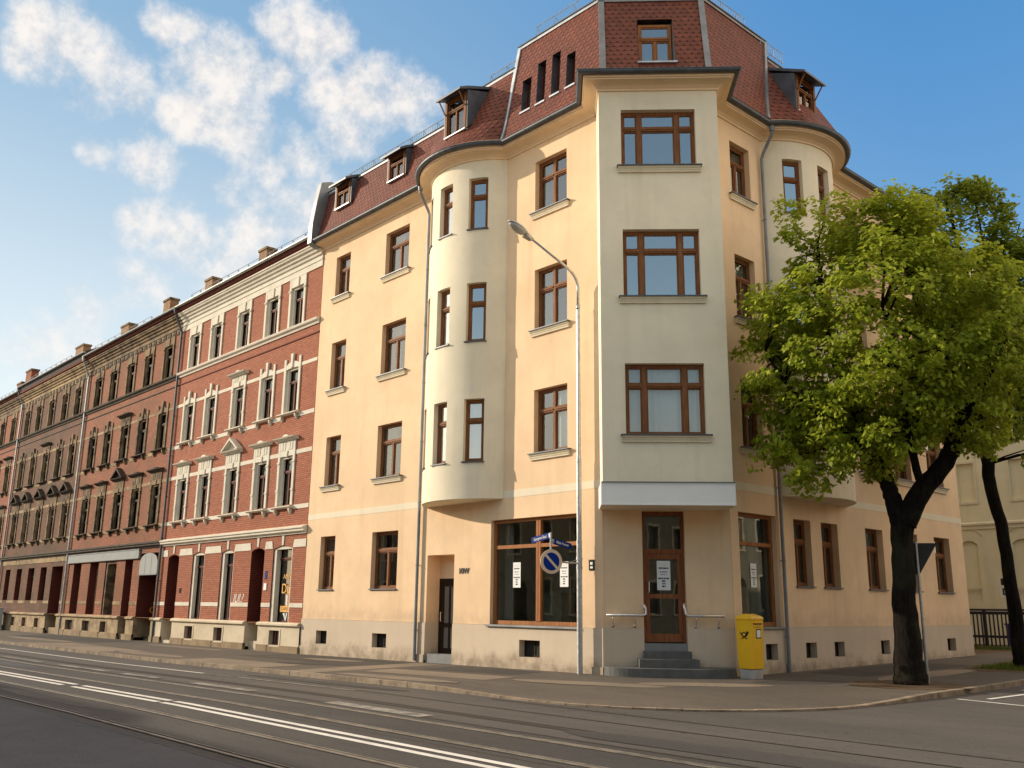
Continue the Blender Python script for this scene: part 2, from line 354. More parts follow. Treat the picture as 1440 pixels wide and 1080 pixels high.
class MB:
    def __init__(s):
        s.v = []; s.f = []; s.mi = []; s.uv = []
    def poly(s, pts, mi=0, uv=None):
        i = len(s.v)
        s.v.extend([tuple(p) for p in pts])
        s.f.append(tuple(range(i, i + len(pts)))); s.mi.append(mi)
        s.uv.append(uv if uv is not None else [(0.0, 0.0)] * len(pts))
    def quad(s, F, a, b, c, d, mi=0):
        s.poly([F(*a), F(*b), F(*c), F(*d)], mi, [(p[0], p[2]) for p in (a, b, c, d)])
    def box(s, F, u0, u1, d0, d1, z0, z1, mi=0, seg=1):
        """box in wall coordinates: u along the wall, d outwards, z up"""
        for k in range(seg):
            a = u0 + (u1 - u0) * k / seg; b = u0 + (u1 - u0) * (k + 1) / seg
            s.quad(F, (a, d1, z0), (b, d1, z0), (b, d1, z1), (a, d1, z1), mi)
            s.quad(F, (b, d0, z0), (a, d0, z0), (a, d0, z1), (b, d0, z1), mi)
            s.poly([F(a, d0, z1), F(b, d0, z1), F(b, d1, z1), F(a, d1, z1)], mi, [(a, d0), (b, d0), (b, d1), (a, d1)])
            s.poly([F(a, d1, z0), F(b, d1, z0), F(b, d0, z0), F(a, d0, z0)], mi, [(a, d1), (b, d1), (b, d0), (a, d0)])
        s.quad(F, (u0, d0, z0), (u0, d1, z0), (u0, d1, z1), (u0, d0, z1), mi)
        s.quad(F, (u1, d1, z0), (u1, d0, z0), (u1, d0, z1), (u1, d1, z1), mi)
    def prism(s, F, prof, u0, u1, mi=0, closed=True):
        """profile [(d,z)] run along u"""
        n = len(prof)
        for k in range(n if closed else n - 1):
            a = prof[k]; b = prof[(k + 1) % n]
            s.poly([F(u0, a[0], a[1]), F(u1, a[0], a[1]), F(u1, b[0], b[1]), F(u0, b[0], b[1])], mi,
                   [(u0, a[1]), (u1, a[1]), (u1, b[1]), (u0, b[1])])
        if closed:
            s.poly([F(u0, p[0], p[1]) for p in prof][::-1], mi); s.poly([F(u1, p[0], p[1]) for p in prof], mi)
    def slab(s, F, outline, d0, d1, mi=0):
        """outline [(u,z)] given thickness d0..d1"""
        n = len(outline)
        s.poly([F(p[0], d1, p[1]) for p in outline], mi, list(outline))
        s.poly([F(p[0], d0, p[1]) for p in outline][::-1], mi)
        for k in range(n):
            a = outline[k]; b = outline[(k + 1) % n]
            s.poly([F(a[0], d0, a[1]), F(b[0], d0, b[1]), F(b[0], d1, b[1]), F(a[0], d1, a[1])], mi)
    def tube(s, pts, r, n=8, mi=0, cap=True):
        pts = [np.array(p, float) for p in pts]
        rs = r if isinstance(r, (list, tuple)) else [r] * len(pts)
        rings = []
        up = None
        for k, p in enumerate(pts):
            t = pts[min(k + 1, len(pts) - 1)] - pts[max(k - 1, 0)]
            t /= np.linalg.norm(t) + 1e-9
            if up is None:
                ref = np.array((0, 0, 1.0)) if abs(t[2]) < 0.9 else np.array((1.0, 0, 0))
                up = ref
            a = np.cross(t, up); a /= np.linalg.norm(a) + 1e-9
            b2 = np.cross(a, t); up = b2
            rings.append([p + rs[k] * (cos(2 * pi * j / n) * a + sin(2 * pi * j / n) * b2) for j in range(n)])
        i0 = len(s.v)
        for rg in rings:
            s.v.extend([tuple(q) for q in rg])
        for k in range(len(rings) - 1):
            for j in range(n):
                j2 = (j + 1) % n
                s.f.append((i0 + k * n + j, i0 + k * n + j2, i0 + (k + 1) * n + j2, i0 + (k + 1) * n + j))
                s.mi.append(mi); s.uv.append([(0, 0)] * 4)
        if cap:
            for base in (0, (len(rings) - 1) * n):
                s.f.append(tuple(i0 + base + j for j in range(n))); s.mi.append(mi); s.uv.append([(0, 0)] * n)
    def build(s, name, mats, parent=None, smooth=False, recalc=True, bevel=0.0, merge=True):
        me = bpy.data.meshes.new(name)
        me.from_pydata(s.v, [], s.f)
        if not isinstance(mats, (list, tuple)):
            mats = [mats]
        for mm in mats:
            me.materials.append(mm)
        me.polygons.foreach_set('material_index', s.mi)
        ul = me.uv_layers.new(name='UVMap')
        flat = [c for f in s.uv for q in f for c in q]
        ul.data.foreach_set('uv', flat)
        bm = bmesh.new(); bm.from_mesh(me)
        if merge:
            bmesh.ops.remove_doubles(bm, verts=bm.verts, dist=0.0004)
        if recalc:
            bmesh.ops.recalc_face_normals(bm, faces=bm.faces)
        if bevel > 0:
            es = [e for e in bm.edges if len(e.link_faces) == 2 and e.calc_face_angle(0) > 0.5]
            bmesh.ops.bevel(bm, geom=es, offset=bevel, segments=2, affect='EDGES', profile=0.6)
        bm.to_mesh(me); bm.free()
        if smooth:
            me.polygons.foreach_set('use_smooth', [True] * len(me.polygons))
        me.update()
        o = bpy.data.objects.new(name, me)
        COL.objects.link(o)
        if parent is not None:
            set_parent(o, parent)
        return o

def empty(name, loc, label, cat, group=None):
    o = bpy.data.objects.new(name, None)
    COL.objects.link(o)
    o.location = loc
    o.empty_display_size = 0.3
    o['label'] = label; o['category'] = cat
    if group:
        o['group'] = group
    return o

def tag(o, label, cat, group=None):
    o['label'] = label; o['category'] = cat
    if group:
        o['group'] = group
    return o

def structure(o, label=None, cat=None):
    o['kind'] = 'structure'
    if label:
        o['label'] = label; o['category'] = cat
    return o

def text_obj(name, body, mat, size, origin, xdir, updir, parent=None, extrude=0.002, align='CENTER', shear=0.0, stretch=1.0):
    cu = bpy.data.curves.new(name, 'FONT')
    cu.body = body; cu.size = size; cu.extrude = extrude; cu.align_x = align; cu.align_y = 'CENTER'; cu.shear = shear
    tmp = bpy.data.objects.new(name + '_tmp', cu)
    COL.objects.link(tmp)
    dg = bpy.context.evaluated_depsgraph_get()
    me = bpy.data.meshes.new_from_object(tmp.evaluated_get(dg))
    bpy.data.objects.remove(tmp); bpy.data.curves.remove(cu)
    me.name = name
    x = Vector(xdir).normalized(); u = Vector(updir).normalized(); n = x.cross(u)
    mt = Matrix(((x.x * stretch, u.x, n.x, origin[0]), (x.y * stretch, u.y, n.y, origin[1]), (x.z * stretch, u.z, n.z, origin[2]), (0, 0, 0, 1)))
    me.transform(mt)
    me.materials.clear(); me.materials.append(mat)
    o = bpy.data.objects.new(name, me); COL.objects.link(o)
    if parent is not None:
        set_parent(o, parent)
    return o

# ------------------------------------------------------------------ wall coordinate frames
YA = 17.97; XB = -13.95; DC = 24.197; DO = 22.959
def FA(u, d, z): return (u, YA - d, z)
def FB(u, d, z): return (XB + d, u, z)
def FC(u, d, z): return (-S2 * DC + S2 * u + S2 * d, S2 * DC + S2 * u - S2 * d, z)
def FO(u, d, z): return (-S2 * DO + S2 * u + S2 * d, S2 * DO + S2 * u - S2 * d, z)
BR, BE = 2.236, 1.27
BCX = -21.885
BCY = 24.45
BH = asin(1.84 / BR)
def FBayA(u, d, z):
    a = u / BR; r = BR + d
    return (BCX + r * sin(a), YA + BE - r * cos(a), z)
def FBayB(u, d, z):
    a = u / BR; r = BR + d
    return (XB - BE + r * cos(a), BCY + r * sin(a), z)
def off(F, k):
    return lambda u, d, z: F(u, d + k, z)

def wall(mb, F, u0, u1, z0, z1, holes, mi=0, ri=1, seg=None, roomd=0.8, foot=None):
    """wall face with openings; every opening gets reveals of depth r and a dark room behind (room>0)"""
    U = {u0, u1}; Z = {z0, z1}
    for h in holes:
        U |= {max(u0, min(u1, h[0])), max(u0, min(u1, h[1]))}
        Z |= {max(z0, min(z1, h[2])), max(z0, min(z1, h[3]))}
    if seg:
        k = int(math.ceil((u1 - u0) / seg))
        U |= {u0 + (u1 - u0) * i / k for i in range(k + 1)}
    U = sorted(U); Z = sorted(Z)
    def clean(L):
        o = [L[0]]
        for q in L[1:]:
            if q - o[-1] > 1e-4:
                o.append(q)
        return o
    U = clean(U); Z = clean(Z)
    for i in range(len(U) - 1):
        for j in range(len(Z) - 1):
            cu = (U[i] + U[i + 1]) / 2; cz = (Z[j] + Z[j + 1]) / 2
            if any(h[0] < cu < h[1] and h[2] < cz < h[3] for h in holes):
                continue
            zb0 = zb1 = Z[j]
            if foot is not None and j == 0:
                zb0, zb1 = foot(U[i]), foot(U[i + 1])
            mb.quad(F, (U[i], 0, zb0), (U[i + 1], 0, zb1), (U[i + 1], 0, Z[j + 1]), (U[i], 0, Z[j + 1]), mi)
    for h in holes:
        a, b, c, e = h[:4]; r = h[4]
        if r is None:
            continue
        rm = h[5] if len(h) > 5 else roomd
        rmi = h[6] if len(h) > 6 else mi
        c = max(c, z0); e = min(e, z1)
        mb.quad(F, (a, 0, c), (a, -r, c), (a, -r, e), (a, 0, e), rmi)
        mb.quad(F, (b, -r, c), (b, 0, c), (b, 0, e), (b, -r, e), rmi)
        if h[3] <= z1 + 1e-6:
            mb.quad(F, (a, 0, e), (a, -r, e), (b, -r, e), (b, 0, e), rmi)
        if h[2] >= z0 - 1e-6:
            mb.quad(F, (a, 0, c), (b, 0, c), (b, -r, c), (a, -r, c), rmi)
        if rm > 0:
            q0, q1 = -r, -r - rm
            mb.quad(F, (a, q0, c), (a, q1, c), (a, q1, e), (a, q0, e), ri)
            mb.quad(F, (b, q1, c), (b, q0, c), (b, q0, e), (b, q1, e), ri)
            mb.quad(F, (a, q0, e), (a, q1, e), (b, q1, e), (b, q0, e), ri)
            mb.quad(F, (a, q0, c), (b, q0, c), (b, q1, c), (a, q1, c), ri)
            mb.quad(F, (a, q1, c), (b, q1, c), (b, q1, e), (a, q1, e), ri)

def sheet(mb, F, u0, u1, z0, z1, d, amp=0.02, waves=5, mi=0, n=24):
    """hanging curtain with folds"""
    ph = random.random() * 6
    pts = []
    for k in range(n + 1):
        u = u0 + (u1 - u0) * k / n
        dd = d + amp * sin(ph + waves * 2 * pi * k / n) + amp * .4 * sin(ph * 2 + waves * 4.6 * pi * k / n)
        pts.append((u, dd))
    for k in range(n):
        a, b = pts[k], pts[k + 1]
        mb.quad(F, (a[0], a[1], z0), (b[0], b[1], z0), (b[0], b[1], z1), (a[0], a[1], z1), mi)

def window(F, u0, u1, z0, z1, r, parent, cols=(), low=(), trans=0.66, fmat='wood', gmat='glass', curtain=None,
           fw=0.075, name='window', mw=0.085, rows=(), cas=True):
    """timber window: outer frame, transom, mullions, casement frames; children: pane, curtain"""
    mb = MB(); W = u1 - u0; Hh = z1 - z0
    db, df = -r - 0.07, -r + 0.0
    mb.box(F, u0, u0 + fw, db, df, z0, z1); mb.box(F, u1 - fw, u1, db, df, z0, z1)
    mb.box(F, u0 + fw, u1 - fw, db, df, z1 - fw, z1); mb.box(F, u0 + fw, u1 - fw, db, df, z0, z0 + fw)
    zt = z0 + trans * Hh if trans else None
    cs = [u0 + c * W for c in cols]
    for c in cs:
        mb.box(F, c - mw / 2, c + mw / 2, db, df + 0.012, z0 + fw, z1 - fw)
    if zt:
        edges = [u0 + fw] + [q for c in cs for q in (c - mw / 2, c + mw / 2)] + [u1 - fw]
        for k in range(0, len(edges), 2):
            mb.box(F, edges[k], edges[k + 1], db, df + 0.018, zt - 0.055, zt + 0.055)
            mb.box(F, edges[k], edges[k + 1], df + 0.018, df + 0.038, zt - 0.012, zt + 0.022)
    for c in [u0 + q * W for q in low]:
        mb.box(F, c - mw / 2, c + mw / 2, db, df + 0.006, z0 + fw, (zt - 0.055) if zt else z1 - fw)
    if cas:
        # inner casement frames, set back a little
        allc = sorted(cs + [u0 + q * W for q in low])
        def casement(a, b, c, e):
            k = 0.035
            d0, d1 = db + 0.012, df - 0.018
            mb.box(F, a, a + k, d0, d1, c, e); mb.box(F, b - k, b, d0, d1, c, e)
            mb.box(F, a + k, b - k, d0, d1, c, c + k); mb.box(F, a + k, b - k, d0, d1, e - k, e)
        ed = [u0 + fw] + [q for c in allc for q in (c - mw / 2, c + mw / 2)] + [u1 - fw]
        for k in range(0, len(ed), 2):
            casement(ed[k], ed[k + 1], z0 + fw, (zt - 0.055) if zt else z1 - fw)
        if zt:
            ed = [u0 + fw] + [q for c in cs for q in (c - mw / 2, c + mw / 2)] + [u1 - fw]
            for k in range(0, len(ed), 2):
                casement(ed[k], ed[k + 1], zt + 0.055, z1 - fw)
    o = mb.build(name, M[fmat], parent)
    g = MB(); d = -r - 0.045
    g.quad(F, (u0 + .02, d, z0 + .02), (u1 - .02, d, z0 + .02), (u1 - .02, d, z1 - .02), (u0 + .02, d, z1 - .02))
    pn = g.build('pane', M[gmat], o)
    if curtain:
        a, b, cm = curtain[0], curtain[1], curtain[2]
        cmb = MB()
        sheet(cmb, F, u0 + .03 + a * (W - .06), u0 + .03 + b * (W - .06), z0 + .05, z1 - .05, -r - 0.17, 0.022, max(2, int((b - a) * W * 6)))
        cmb.build('curtain', M[cm], o)
    return o

def moulded_sill(F, u0, u1, z, parent, mat='sillstone', proj=0.14):
    mb = MB()
    mb.prism(F, [(0, z - .035), (proj - .03, z - .035), (proj - .045, z - .075), (proj - .07, z - .10), (proj - .07, z - .125), (proj - .085, z - .15),
                 (proj - .085, z - .19), (0, z - .19)], u0 + .03, u1 - .03, 0)
    mb.box(F, u0, u1, 0.0, proj, z - .03, z + .0, 1)
    return mb.build('sill', [M[mat], M['zincdark']], parent)

def flat_sill(F, u0, u1, z, r, parent, proj=0.05, mat='zincdark', seg=1):
    mb = MB(); mb.box(F, u0, u1, -r, proj, z - .035, z, 0, seg)
    return mb.build('sill', M[mat], parent)

# ================================================================== CORNER BUILDING
corner = empty('corner_building', (-16.2, 19.5, 0), 'yellow and cream four storey corner house with rounded bays and a red tiled mansard roof', 'building')
A_L = -30.83
A_R = -16.25
B_0 = -13.99 + 34.22
B_0 = 20.25
B_E = 34.27
BAY_L, BAY_R = BCX - 1.84, BCX + 1.84
BBY0, BBY1 = BCY - 1.84, BCY + 1.84
ZJ = 15.28
FL = {'1': (5.777, 7.604), '2': (9.368, 11.213), '3': (12.997, 14.654)}
R = 0.17

# --- main walls -----------------------------------------------------
aW = [(-29.868, -28.88), (-26.553, -25.141), (-18.797, -17.481)]
holesA = []
for (a, b) in aW:
    for f in '123':
        holesA.append((a, b, FL[f][0], FL[f][1], R))
holesA += [(-29.86, -28.89, 2.127, 3.98, R), (-26.60, -25.12, 2.127, 3.98, R)]
holesA.append((-20.554, -17.15, 1.118, 4.02, 0.12, 0))
holesA.append((-23.52, -22.20, 0.0, 3.12, 0.62, 0))
holesA.append((BAY_L + .02, BAY_R - .02, 4.62, 16, None))
mb = MB(); wall(mb, FA, A_L, A_R, 1.11, ZJ, holesA)
# end face towards the oriel and the door niche
mb.quad(FA, (A_R, 0, 4.0), (A_R + .0, -1.0, 4.0), (A_R + .0, -1.0, ZJ), (A_R, 0, ZJ))
mb.quad(FA, (-23.52, -.50, 2.43), (-22.20, -.50, 2.43), (-22.20, -.50, 3.12), (-23.52, -.50, 3.12))
mb.quad(FA, (-22.52, -.50, 0.0), (-22.20, -.50, 0.0), (-22.20, -.50, 2.43), (-22.52, -.50, 2.43))
mb.build('facade_wall', [M['yellow'], M['room']], corner)

def lowwin(u0, u1, z0, z1, r=0.22, room=0.5):
    return (u0, u1, z0, z1, r, room)
holesPA = [lowwin(-29.784, -29.085, .274, .72), lowwin(-26.317, -25.521, .274, .72), lowwin(-19.298, -18.492, .292, .736),
           (-23.52, -22.20, -0.6, 1.3, 0.62, 0)]
mb = MB(); wall(mb, off(FA, .025), A_L - .02, A_R + .01, -0.0, 1.11, holesPA, foot=lambda u: gz(u, 17) - .15)
mb.box(FA, A_L - .02, -23.53, .0, .025, 1.105, 1.112); mb.box(FA, -22.19, A_R, .0, .025, 1.105, 1.112)
mb.box(FA, A_L - .02, -23.54, .0, .05, -.3, .17); mb.box(FA, -22.18, A_R + .02, .0, .05, -.3, .17)
mb.quad(FA, (-22.52, -.49, 0.0), (-22.20, -.49, 0.0), (-22.20, -.49, 1.11), (-22.52, -.49, 1.11))
mb.build('plinth', [M['plinth'], M['room']], corner)

bW = [(20.985, 21.956)]
colsB = [(27.25, 28.348), (29.60, 30.72), (31.958, 33.157)]
holesB = []
for (a, b) in bW + colsB:
    for f in '123':
        holesB.append((a, b, FL[f][0], FL[f][1], R))
holesB.append((20.609, 22.359, 1.175, 4.055, 0.15, 0))
gB = [(23.222, 24.113), (24.681, 25.608), (27.25, 28.348), (29.60, 30.72), (31.958, 33.157)]
for (a, b) in gB:
    holesB.append((a, b, 2.238, 4.051, 0.2))
holesB.append((BBY0 + .02, BBY1 - .02, 4.62, 16, None))
mb = MB(); wall(mb, FB, B_0, B_E, 1.17, ZJ, holesB)
mb.quad(FB, (20.07, 0, 4.05), (B_0, 0, 4.05), (B_0, 0, ZJ), (20.07, 0, ZJ))
mb.quad(FB, (B_E, 0, 0.0), (B_E, -9, 0.0), (B_E, -9, 15.2), (B_E, 0, 15.2))
mb.build('facade_wall', [M['yellow'], M['room']], corner)
cB = [(21.55, 22.10), (23.474, 24.021), (24.968, 25.521), (27.668, 28.221), (30.0, 30.55), (32.239, 32.879)]
holesPB = [lowwin(a, b, .347, .75) for a, b in cB]
mb = MB(); wall(mb, off(FB, .025), B_0 - .03, B_E + .03, 0.05, 1.17, holesPB, foot=lambda u: gz(-14, u) - .15)
mb.box(FB, B_0, B_E + .03, 0, .025, 1.165, 1.172)
mb.box(FB, B_0 - .05, B_E + .05, 0, .045, -.2, .24)
mb.build('plinth', [M['plinth'], M['room']], corner)
# chamfered corner wall with the shop entrance
mb = MB(); wall(mb, FC, 1.216, 4.455, 1.12, 4.06, [(2.225, 3.295, .7, 4.03, .20, 0)])
mb.build('facade_wall', [M['yellow'], M['room']], corner)
mb = MB(); wall(mb, off(FC, .02), 1.20, 4.47, -.1, 1.12, [(2.225, 3.295, .1, 1.2, .22, 0)])
mb.box(FC, 1.2, 2.225, 0, .02, 1.115, 1.122); mb.box(FC, 3.295, 4.47, 0, .02, 1.115, 1.122)
mb.build('plinth', [M['plinth'], M['room']], corner)

# --- corner oriel
mb = MB(); wall(mb, FO, 1.176, 4.341, 4.05, ZJ, [(1.768, 3.746, FL[f][0] , FL[f][1], 0.17, 1.0) for f in '123'])
for u in (1.176, 4.341):
    mb.quad(FO, (u, 0, 4.05), (u, -1.5, 4.05), (u, -1.5, ZJ), (u, 0, ZJ))
mb.quad(FO, (1.176, 0, 4.05), (4.341, 0, 4.05), (4.341, -1.3, 4.05), (1.176, -1.3, 4.05))
mb.build('oriel', [M['cream'], M['room']], corner)
mb = MB(); mb.box(FO, 1.15, 4.37, 0.004, .05, 4.04, 4.585)
mb.box(FO, 1.15, 4.37, .05, .062, 4.555, 4.585); mb.box(FO, 1.15, 4.37, .05, .062, 4.04, 4.07); mb.box(FO, 1.15, 1.18, .05, .062, 4.07, 4.555); mb.box(FO, 4.34, 4.37, .05, .062, 4.07, 4.555)
mb.box(FO, 1.13, 1.172, -1.2, .04, 4.04, 4.585); mb.box(FO, 4.345, 4.39, -1.2, .04, 4.04, 4.585)
mb.box(FO, 1.14, 4.38, .0, .085, 4.588, 4.605, 1)
mb.build('sign_board', [M['white'], M['zincdark']], corner)

# --- rounded bays
angs = (-32, 0.0, 32)
for Fb in (FBayA, FBayB):
    hs = []
    for a in angs:
        u = radians(a) * BR
        for z0, z1 in ((5.70, 7.56), (9.33, 11.17), (12.92, 14.62)):
            hs.append((u - .315, u + .315, z0, z1, .15, .3))
    mb = MB(); wall(mb, Fb, -BH * BR, BH * BR, 4.62, ZJ, hs, seg=0.09)
    n = 28
    rim = [Fb(-BH * BR + 2 * BH * BR * k / n, 0.0, 4.62) for k in range(n + 1)]
    rin = [Fb(-BH * BR + 2 * BH * BR * k / n, -.05, 4.60) for k in range(n + 1)]
    for k in range(n):
        mb.poly([rim[k], rim[k + 1], rin[k + 1], rin[k]])
    mb.poly(rin)
    mb.build('bay', [M['cream'], M['room']], corner)

# --- pale band
for Fq, qa, qb in ((FA, A_L, -23.74), (FA, -20.03, A_R), (FB, B_0, BBY0 - .01), (FB, BBY1 + .01, B_E)):
    mb = MB(); mb.box(Fq, qa, qb, 0, .006, 4.62, 4.827); mb.build('string_course', M['band'], corner)

# --- windows
def add_yellow_window(F, a, b, z0, z1, style, r=R, sill='m', cur=None, gm='glass'):
    kw = dict(cols=(), low=(.5,), trans=.67)
    if style == 'cross': kw = dict(cols=(.5,), low=(), trans=.66)
    if style == 'wide': kw = dict(cols=(.245, .755), low=(), trans=.70, mw=.12)
    if style == 'bay': kw = dict(cols=(), low=(), trans=.66)
    w = window(F, a, b, z0, z1, r, corner, curtain=cur, gmat=gm, **kw)
    if sill == 'm':
        moulded_sill(F, a - .13, b + .13, z0, w)
        flat_sill(F, a, b, z0 + .02, r, w, -0.005)
    elif sill == 'f':
        flat_sill(F, a - .03, b + .03, z0, r, w, 0.06)
    return w
for i, (a, b) in enumerate(aW):
    for f in '123':
        cur = [(0, .55, 'curtain'), (0, .5, 'curtain'), (0, .45, 'curtain')][i]
        if i == 2 and f == '1': cur = (.4, 1, 'curtainw')
        add_yellow_window(FA, a, b, FL[f][0], FL[f][1], 'cross' if i == 2 else 'std', cur=cur, gm='glass')
add_yellow_window(FA, -29.86, -28.89, 2.127, 3.98, 'std', sill='f', cur=(0, 1, 'curtain'), gm='glassdim')
add_yellow_window(FA, -26.60, -25.12, 2.127, 3.98, 'std', sill='f', cur=(0, .2, 'curtain'), gm='glassdim')
for f in '123':
    add_yellow_window(FO, 1.768, 3.746, FL[f][0], FL[f][1], 'wide', r=.17, gm='glassblue' if f != '1' else 'glass', cur=(0, 1, 'curtainw') if f == '1' else None)
for (a, b) in bW + colsB:
    for f in '123':
        add_yellow_window(FB, a, b, FL[f][0], FL[f][1], 'std', cur=(.45, 1, 'curtain'))
for (a, b) in gB:
    add_yellow_window(FB, a, b, 2.238, 4.051, 'std', r=.2, sill='f', cur=(0, 1, 'curtain'), gm='glassdim')
for Fb in (FBayA, FBayB):
    for a in angs:
        u = radians(a) * BR
        for k, (z0, z1) in enumerate(((5.70, 7.56), (9.33, 11.17), (12.92, 14.62))):
            add_yellow_window(Fb, u - .315, u + .315, z0, z1, 'bay', r=.15, sill='f', gm='glassblue', cur=(0, 1, 'curtainw') if k == 0 else None)
# corner shop windows
def shop_window(F, u0, u1, z0, z1, r, cols, tz):
    mb = MB(); fw = .09
    mb.box(F, u0, u0 + fw, -r - .1, -r, z0, z1); mb.box(F, u1 - fw, u1, -r - .1, -r, z0, z1)
    mb.box(F, u0 + fw, u1 - fw, -r - .1, -r, z0, z0 + .11); mb.box(F, u0 + fw, u1 - fw, -r - .1, -r, z1 - fw, z1)
    ed = [u0 + fw]
    for c in cols:
        mb.box(F, c - .085, c - .008, -r - .1, -r + .02, z0 + .11, z1 - fw); mb.box(F, c + .008, c + .085, -r - .1, -r + .02, z0 + .11, z1 - fw)
        mb.box(F, c - .008, c + .008, -r - .1, -r + .005, z0 + .11, z1 - fw)
        ed += [c - .085, c + .085]
    ed += [u1 - fw]
    for k in range(0, len(ed), 2):
        mb.box(F, ed[k], ed[k + 1], -r - .1, -r + .015, tz - .05, tz + .05)
    o = mb.build('shop_window', M['woodshop'], corner)
    g = MB(); g.quad(F, (u0 + .03, -r - .06, z0 + .03), (u1 - .03, -r - .06, z0 + .03), (u1 - .03, -r - .06, z1 - .03), (u0 + .03, -r - .06, z1 - .03))
    g.build('pane', M['glassshop'], o)
    mb = MB(); mb.box(F, u0 - .12, u1 + .12, -r, .10, z0 - .05, z0 + .0, 0)
    mb.build('sill', M['zinc'], o)
    return o
sa = shop_window(FA, -20.554, -17.15, 1.118, 4.02, .12, (-18.70,), 3.25)
sb = shop_window(FB, 20.609, 22.359, 1.175, 4.055, .15, (), 3.27)
# what can be seen inside the shop: back wall, side walls, an arch and a counter
mb = MB()
for F_, u0_, u1_, z0_, z1_, d_ in ((FA, -20.554, -17.15, 1.118, 4.02, 1.7), (FB, 20.609, 22.359, 1.175, 4.055, 1.2), (FC, 2.225, 3.295, .77, 4.03, 1.3)):
    r_ = .23
    mb.quad(F_, (u0_, -d_, z0_), (u1_, -d_, z0_), (u1_, -d_, z1_), (u0_, -d_, z1_))
    for u_ in (u0_, u1_): mb.quad(F_, (u_, -r_, z0_), (u_, -d_, z0_), (u_, -d_, z1_), (u_, -r_, z1_))
    for z_ in (z0_, z1_): mb.quad(F_, (u0_, -r_, z_), (u1_, -r_, z_), (u1_, -d_, z_), (u0_, -d_, z_))
mb.box(FA, -19.6, -18.8, -1.69, -1.1, 1.12, 2.0); mb.box(FA, -18.3, -17.4, -1.69, -1.2, 1.12, 1.75); mb.slab(FA, [(-19.55, 1.2), (-18.95, 1.2), (-18.95, 2.7), (-19.25, 3.0), (-19.55, 2.7)], -1.69, -1.6)
mb.build('shop_interior', M['shoproom'], corner)
mb = MB(); sheet(mb, FA, -20.42, -20.05, 1.25, 3.9, -.45, .01, 3); mb.build('curtain', M['curtain'], sa)
mb = MB(); sheet(mb, FB, 21.75, 22.25, 1.3, 3.95, -.5, .015, 5); mb.build('curtain', M['curtain'], sb)
# cellar windows
for F, lst in ((off(FA, .025), [(-29.784, -29.085, .274, .72), (-26.317, -25.521, .274, .72), (-19.298, -18.492, .292, .736)]),
               (off(FB, .025), [(a, b, .347, .75) for a, b in cB])):
    for (a, b, z0, z1) in lst:
        mb = MB(); r = .22
        mb.box(F, a, b, -r - .03, -r, z0, z1, 0)
        mb.box(F, a, a + .05, -r, -r + .02, z0, z1, 1); mb.box(F, b - .05, b, -r, -r + .02, z0, z1, 1)
        mb.box(F, a + .05, b - .05, -r, -r + .02, z1 - .05, z1, 1); mb.box(F, a + .05, b - .05, -r, -r + .02, z0, z0 + .05, 1)
        mb.box(F, (a + b) / 2 - .02, (a + b) / 2 + .02, -r, -r + .02, z0 + .05, z1 - .05, 1)
        mb.build('cellar_window', [M['signback'], M['wooddark']], corner)

# house door in the niche
mb = MB()
Fd = off(FA, -.50)
mb.box(Fd, -23.52, -23.44, -.06, .0, .2, 2.43); mb.box(Fd, -22.60, -22.52, -.06, 0, .2, 2.43); mb.box(Fd, -23.44, -22.60, -.06, 0, 2.34, 2.43)
mb.box(Fd, -23.44, -23.30, -.055, -.015, .2, 2.34); mb.box(Fd, -22.74, -22.60, -.055, -.015, .2, 2.34)
mb.box(Fd, -23.30, -22.74, -.055, -.015, .2, .36); mb.box(Fd, -23.30, -22.74, -.055, -.015, 2.2, 2.34); mb.box(Fd, -23.30, -22.74, -.055, -.015, .98, 1.10)
mb.box(Fd, -23.06, -22.98, -.055, -.02, .36, 2.2)
door = mb.build('house_door', M['wooddark'], corner)
mb = MB(); mb.quad(Fd, (-23.30, -.04, .36), (-22.74, -.04, .36), (-22.74, -.04, 2.2), (-23.30, -.04, 2.2)); mb.build('pane', M['curtain'], door)
mb = MB(); mb.tube([Fd(-23.37, -.015, 1.15), Fd(-23.37, .05, 1.15), Fd(-23.37, .05, 1.42), Fd(-23.37, -.015, 1.42)], .016); mb.build('handle', M['steel'], door)
mb = MB(); mb.box(FA, -23.50, -22.19, -.62, -.02, -.2, .2); mb.build('doorstep', M['riser'], corner)
text_obj('house_number', '10W', M['ink'], 0.24, (-21.74, YA - .012, 2.61), (1, 0, 0), (0, 0, 1), corner, .008)
mb = MB(); mb.box(FA, -16.71, -16.52, 0, .02, 2.53, 2.80, 0); hp = mb.build('wall_plaque', M['signback'], corner)
mb = MB(); mb.box(FA, -16.66, -16.57, .02, .022, 2.67, 2.74); mb.box(FA, -16.66, -16.57, .02, .022, 2.58, 2.63); mb.build('plaque_marks', M['paper'], hp)

# shop entrance door (frame, fanlight, leaf)
Fe = off(FC, -.20)
mb = MB()
mb.box(Fe, 2.225, 2.30, -.08, 0, .77, 4.03); mb.box(Fe, 3.22, 3.295, -.08, 0, .77, 4.03); mb.box(Fe, 2.30, 3.22, -.08, 0, 3.93, 4.03); mb.box(Fe, 2.30, 3.22, -.08, .0, 2.96, 3.08)
ed_ = mb.build('shop_door', M['wooddoor'], corner)
mb = MB()
a, b, z0, z1 = 2.305, 3.215, .79, 2.95
mb.box(Fe, a, a + .10, -.07, -.012, z0, z1); mb.box(Fe, b - .10, b, -.07, -.012, z0, z1); mb.box(Fe, a + .1, b - .1, -.07, -.012, z0, z0 + .2)
mb.box(Fe, a + .1, b - .1, -.07, -.012, z1 - .12, z1); mb.box(Fe, a + .1, b - .1, -.07, -.012, 1.85, 1.96)
mb.build('door_leaf', M['wooddoor'], ed_)
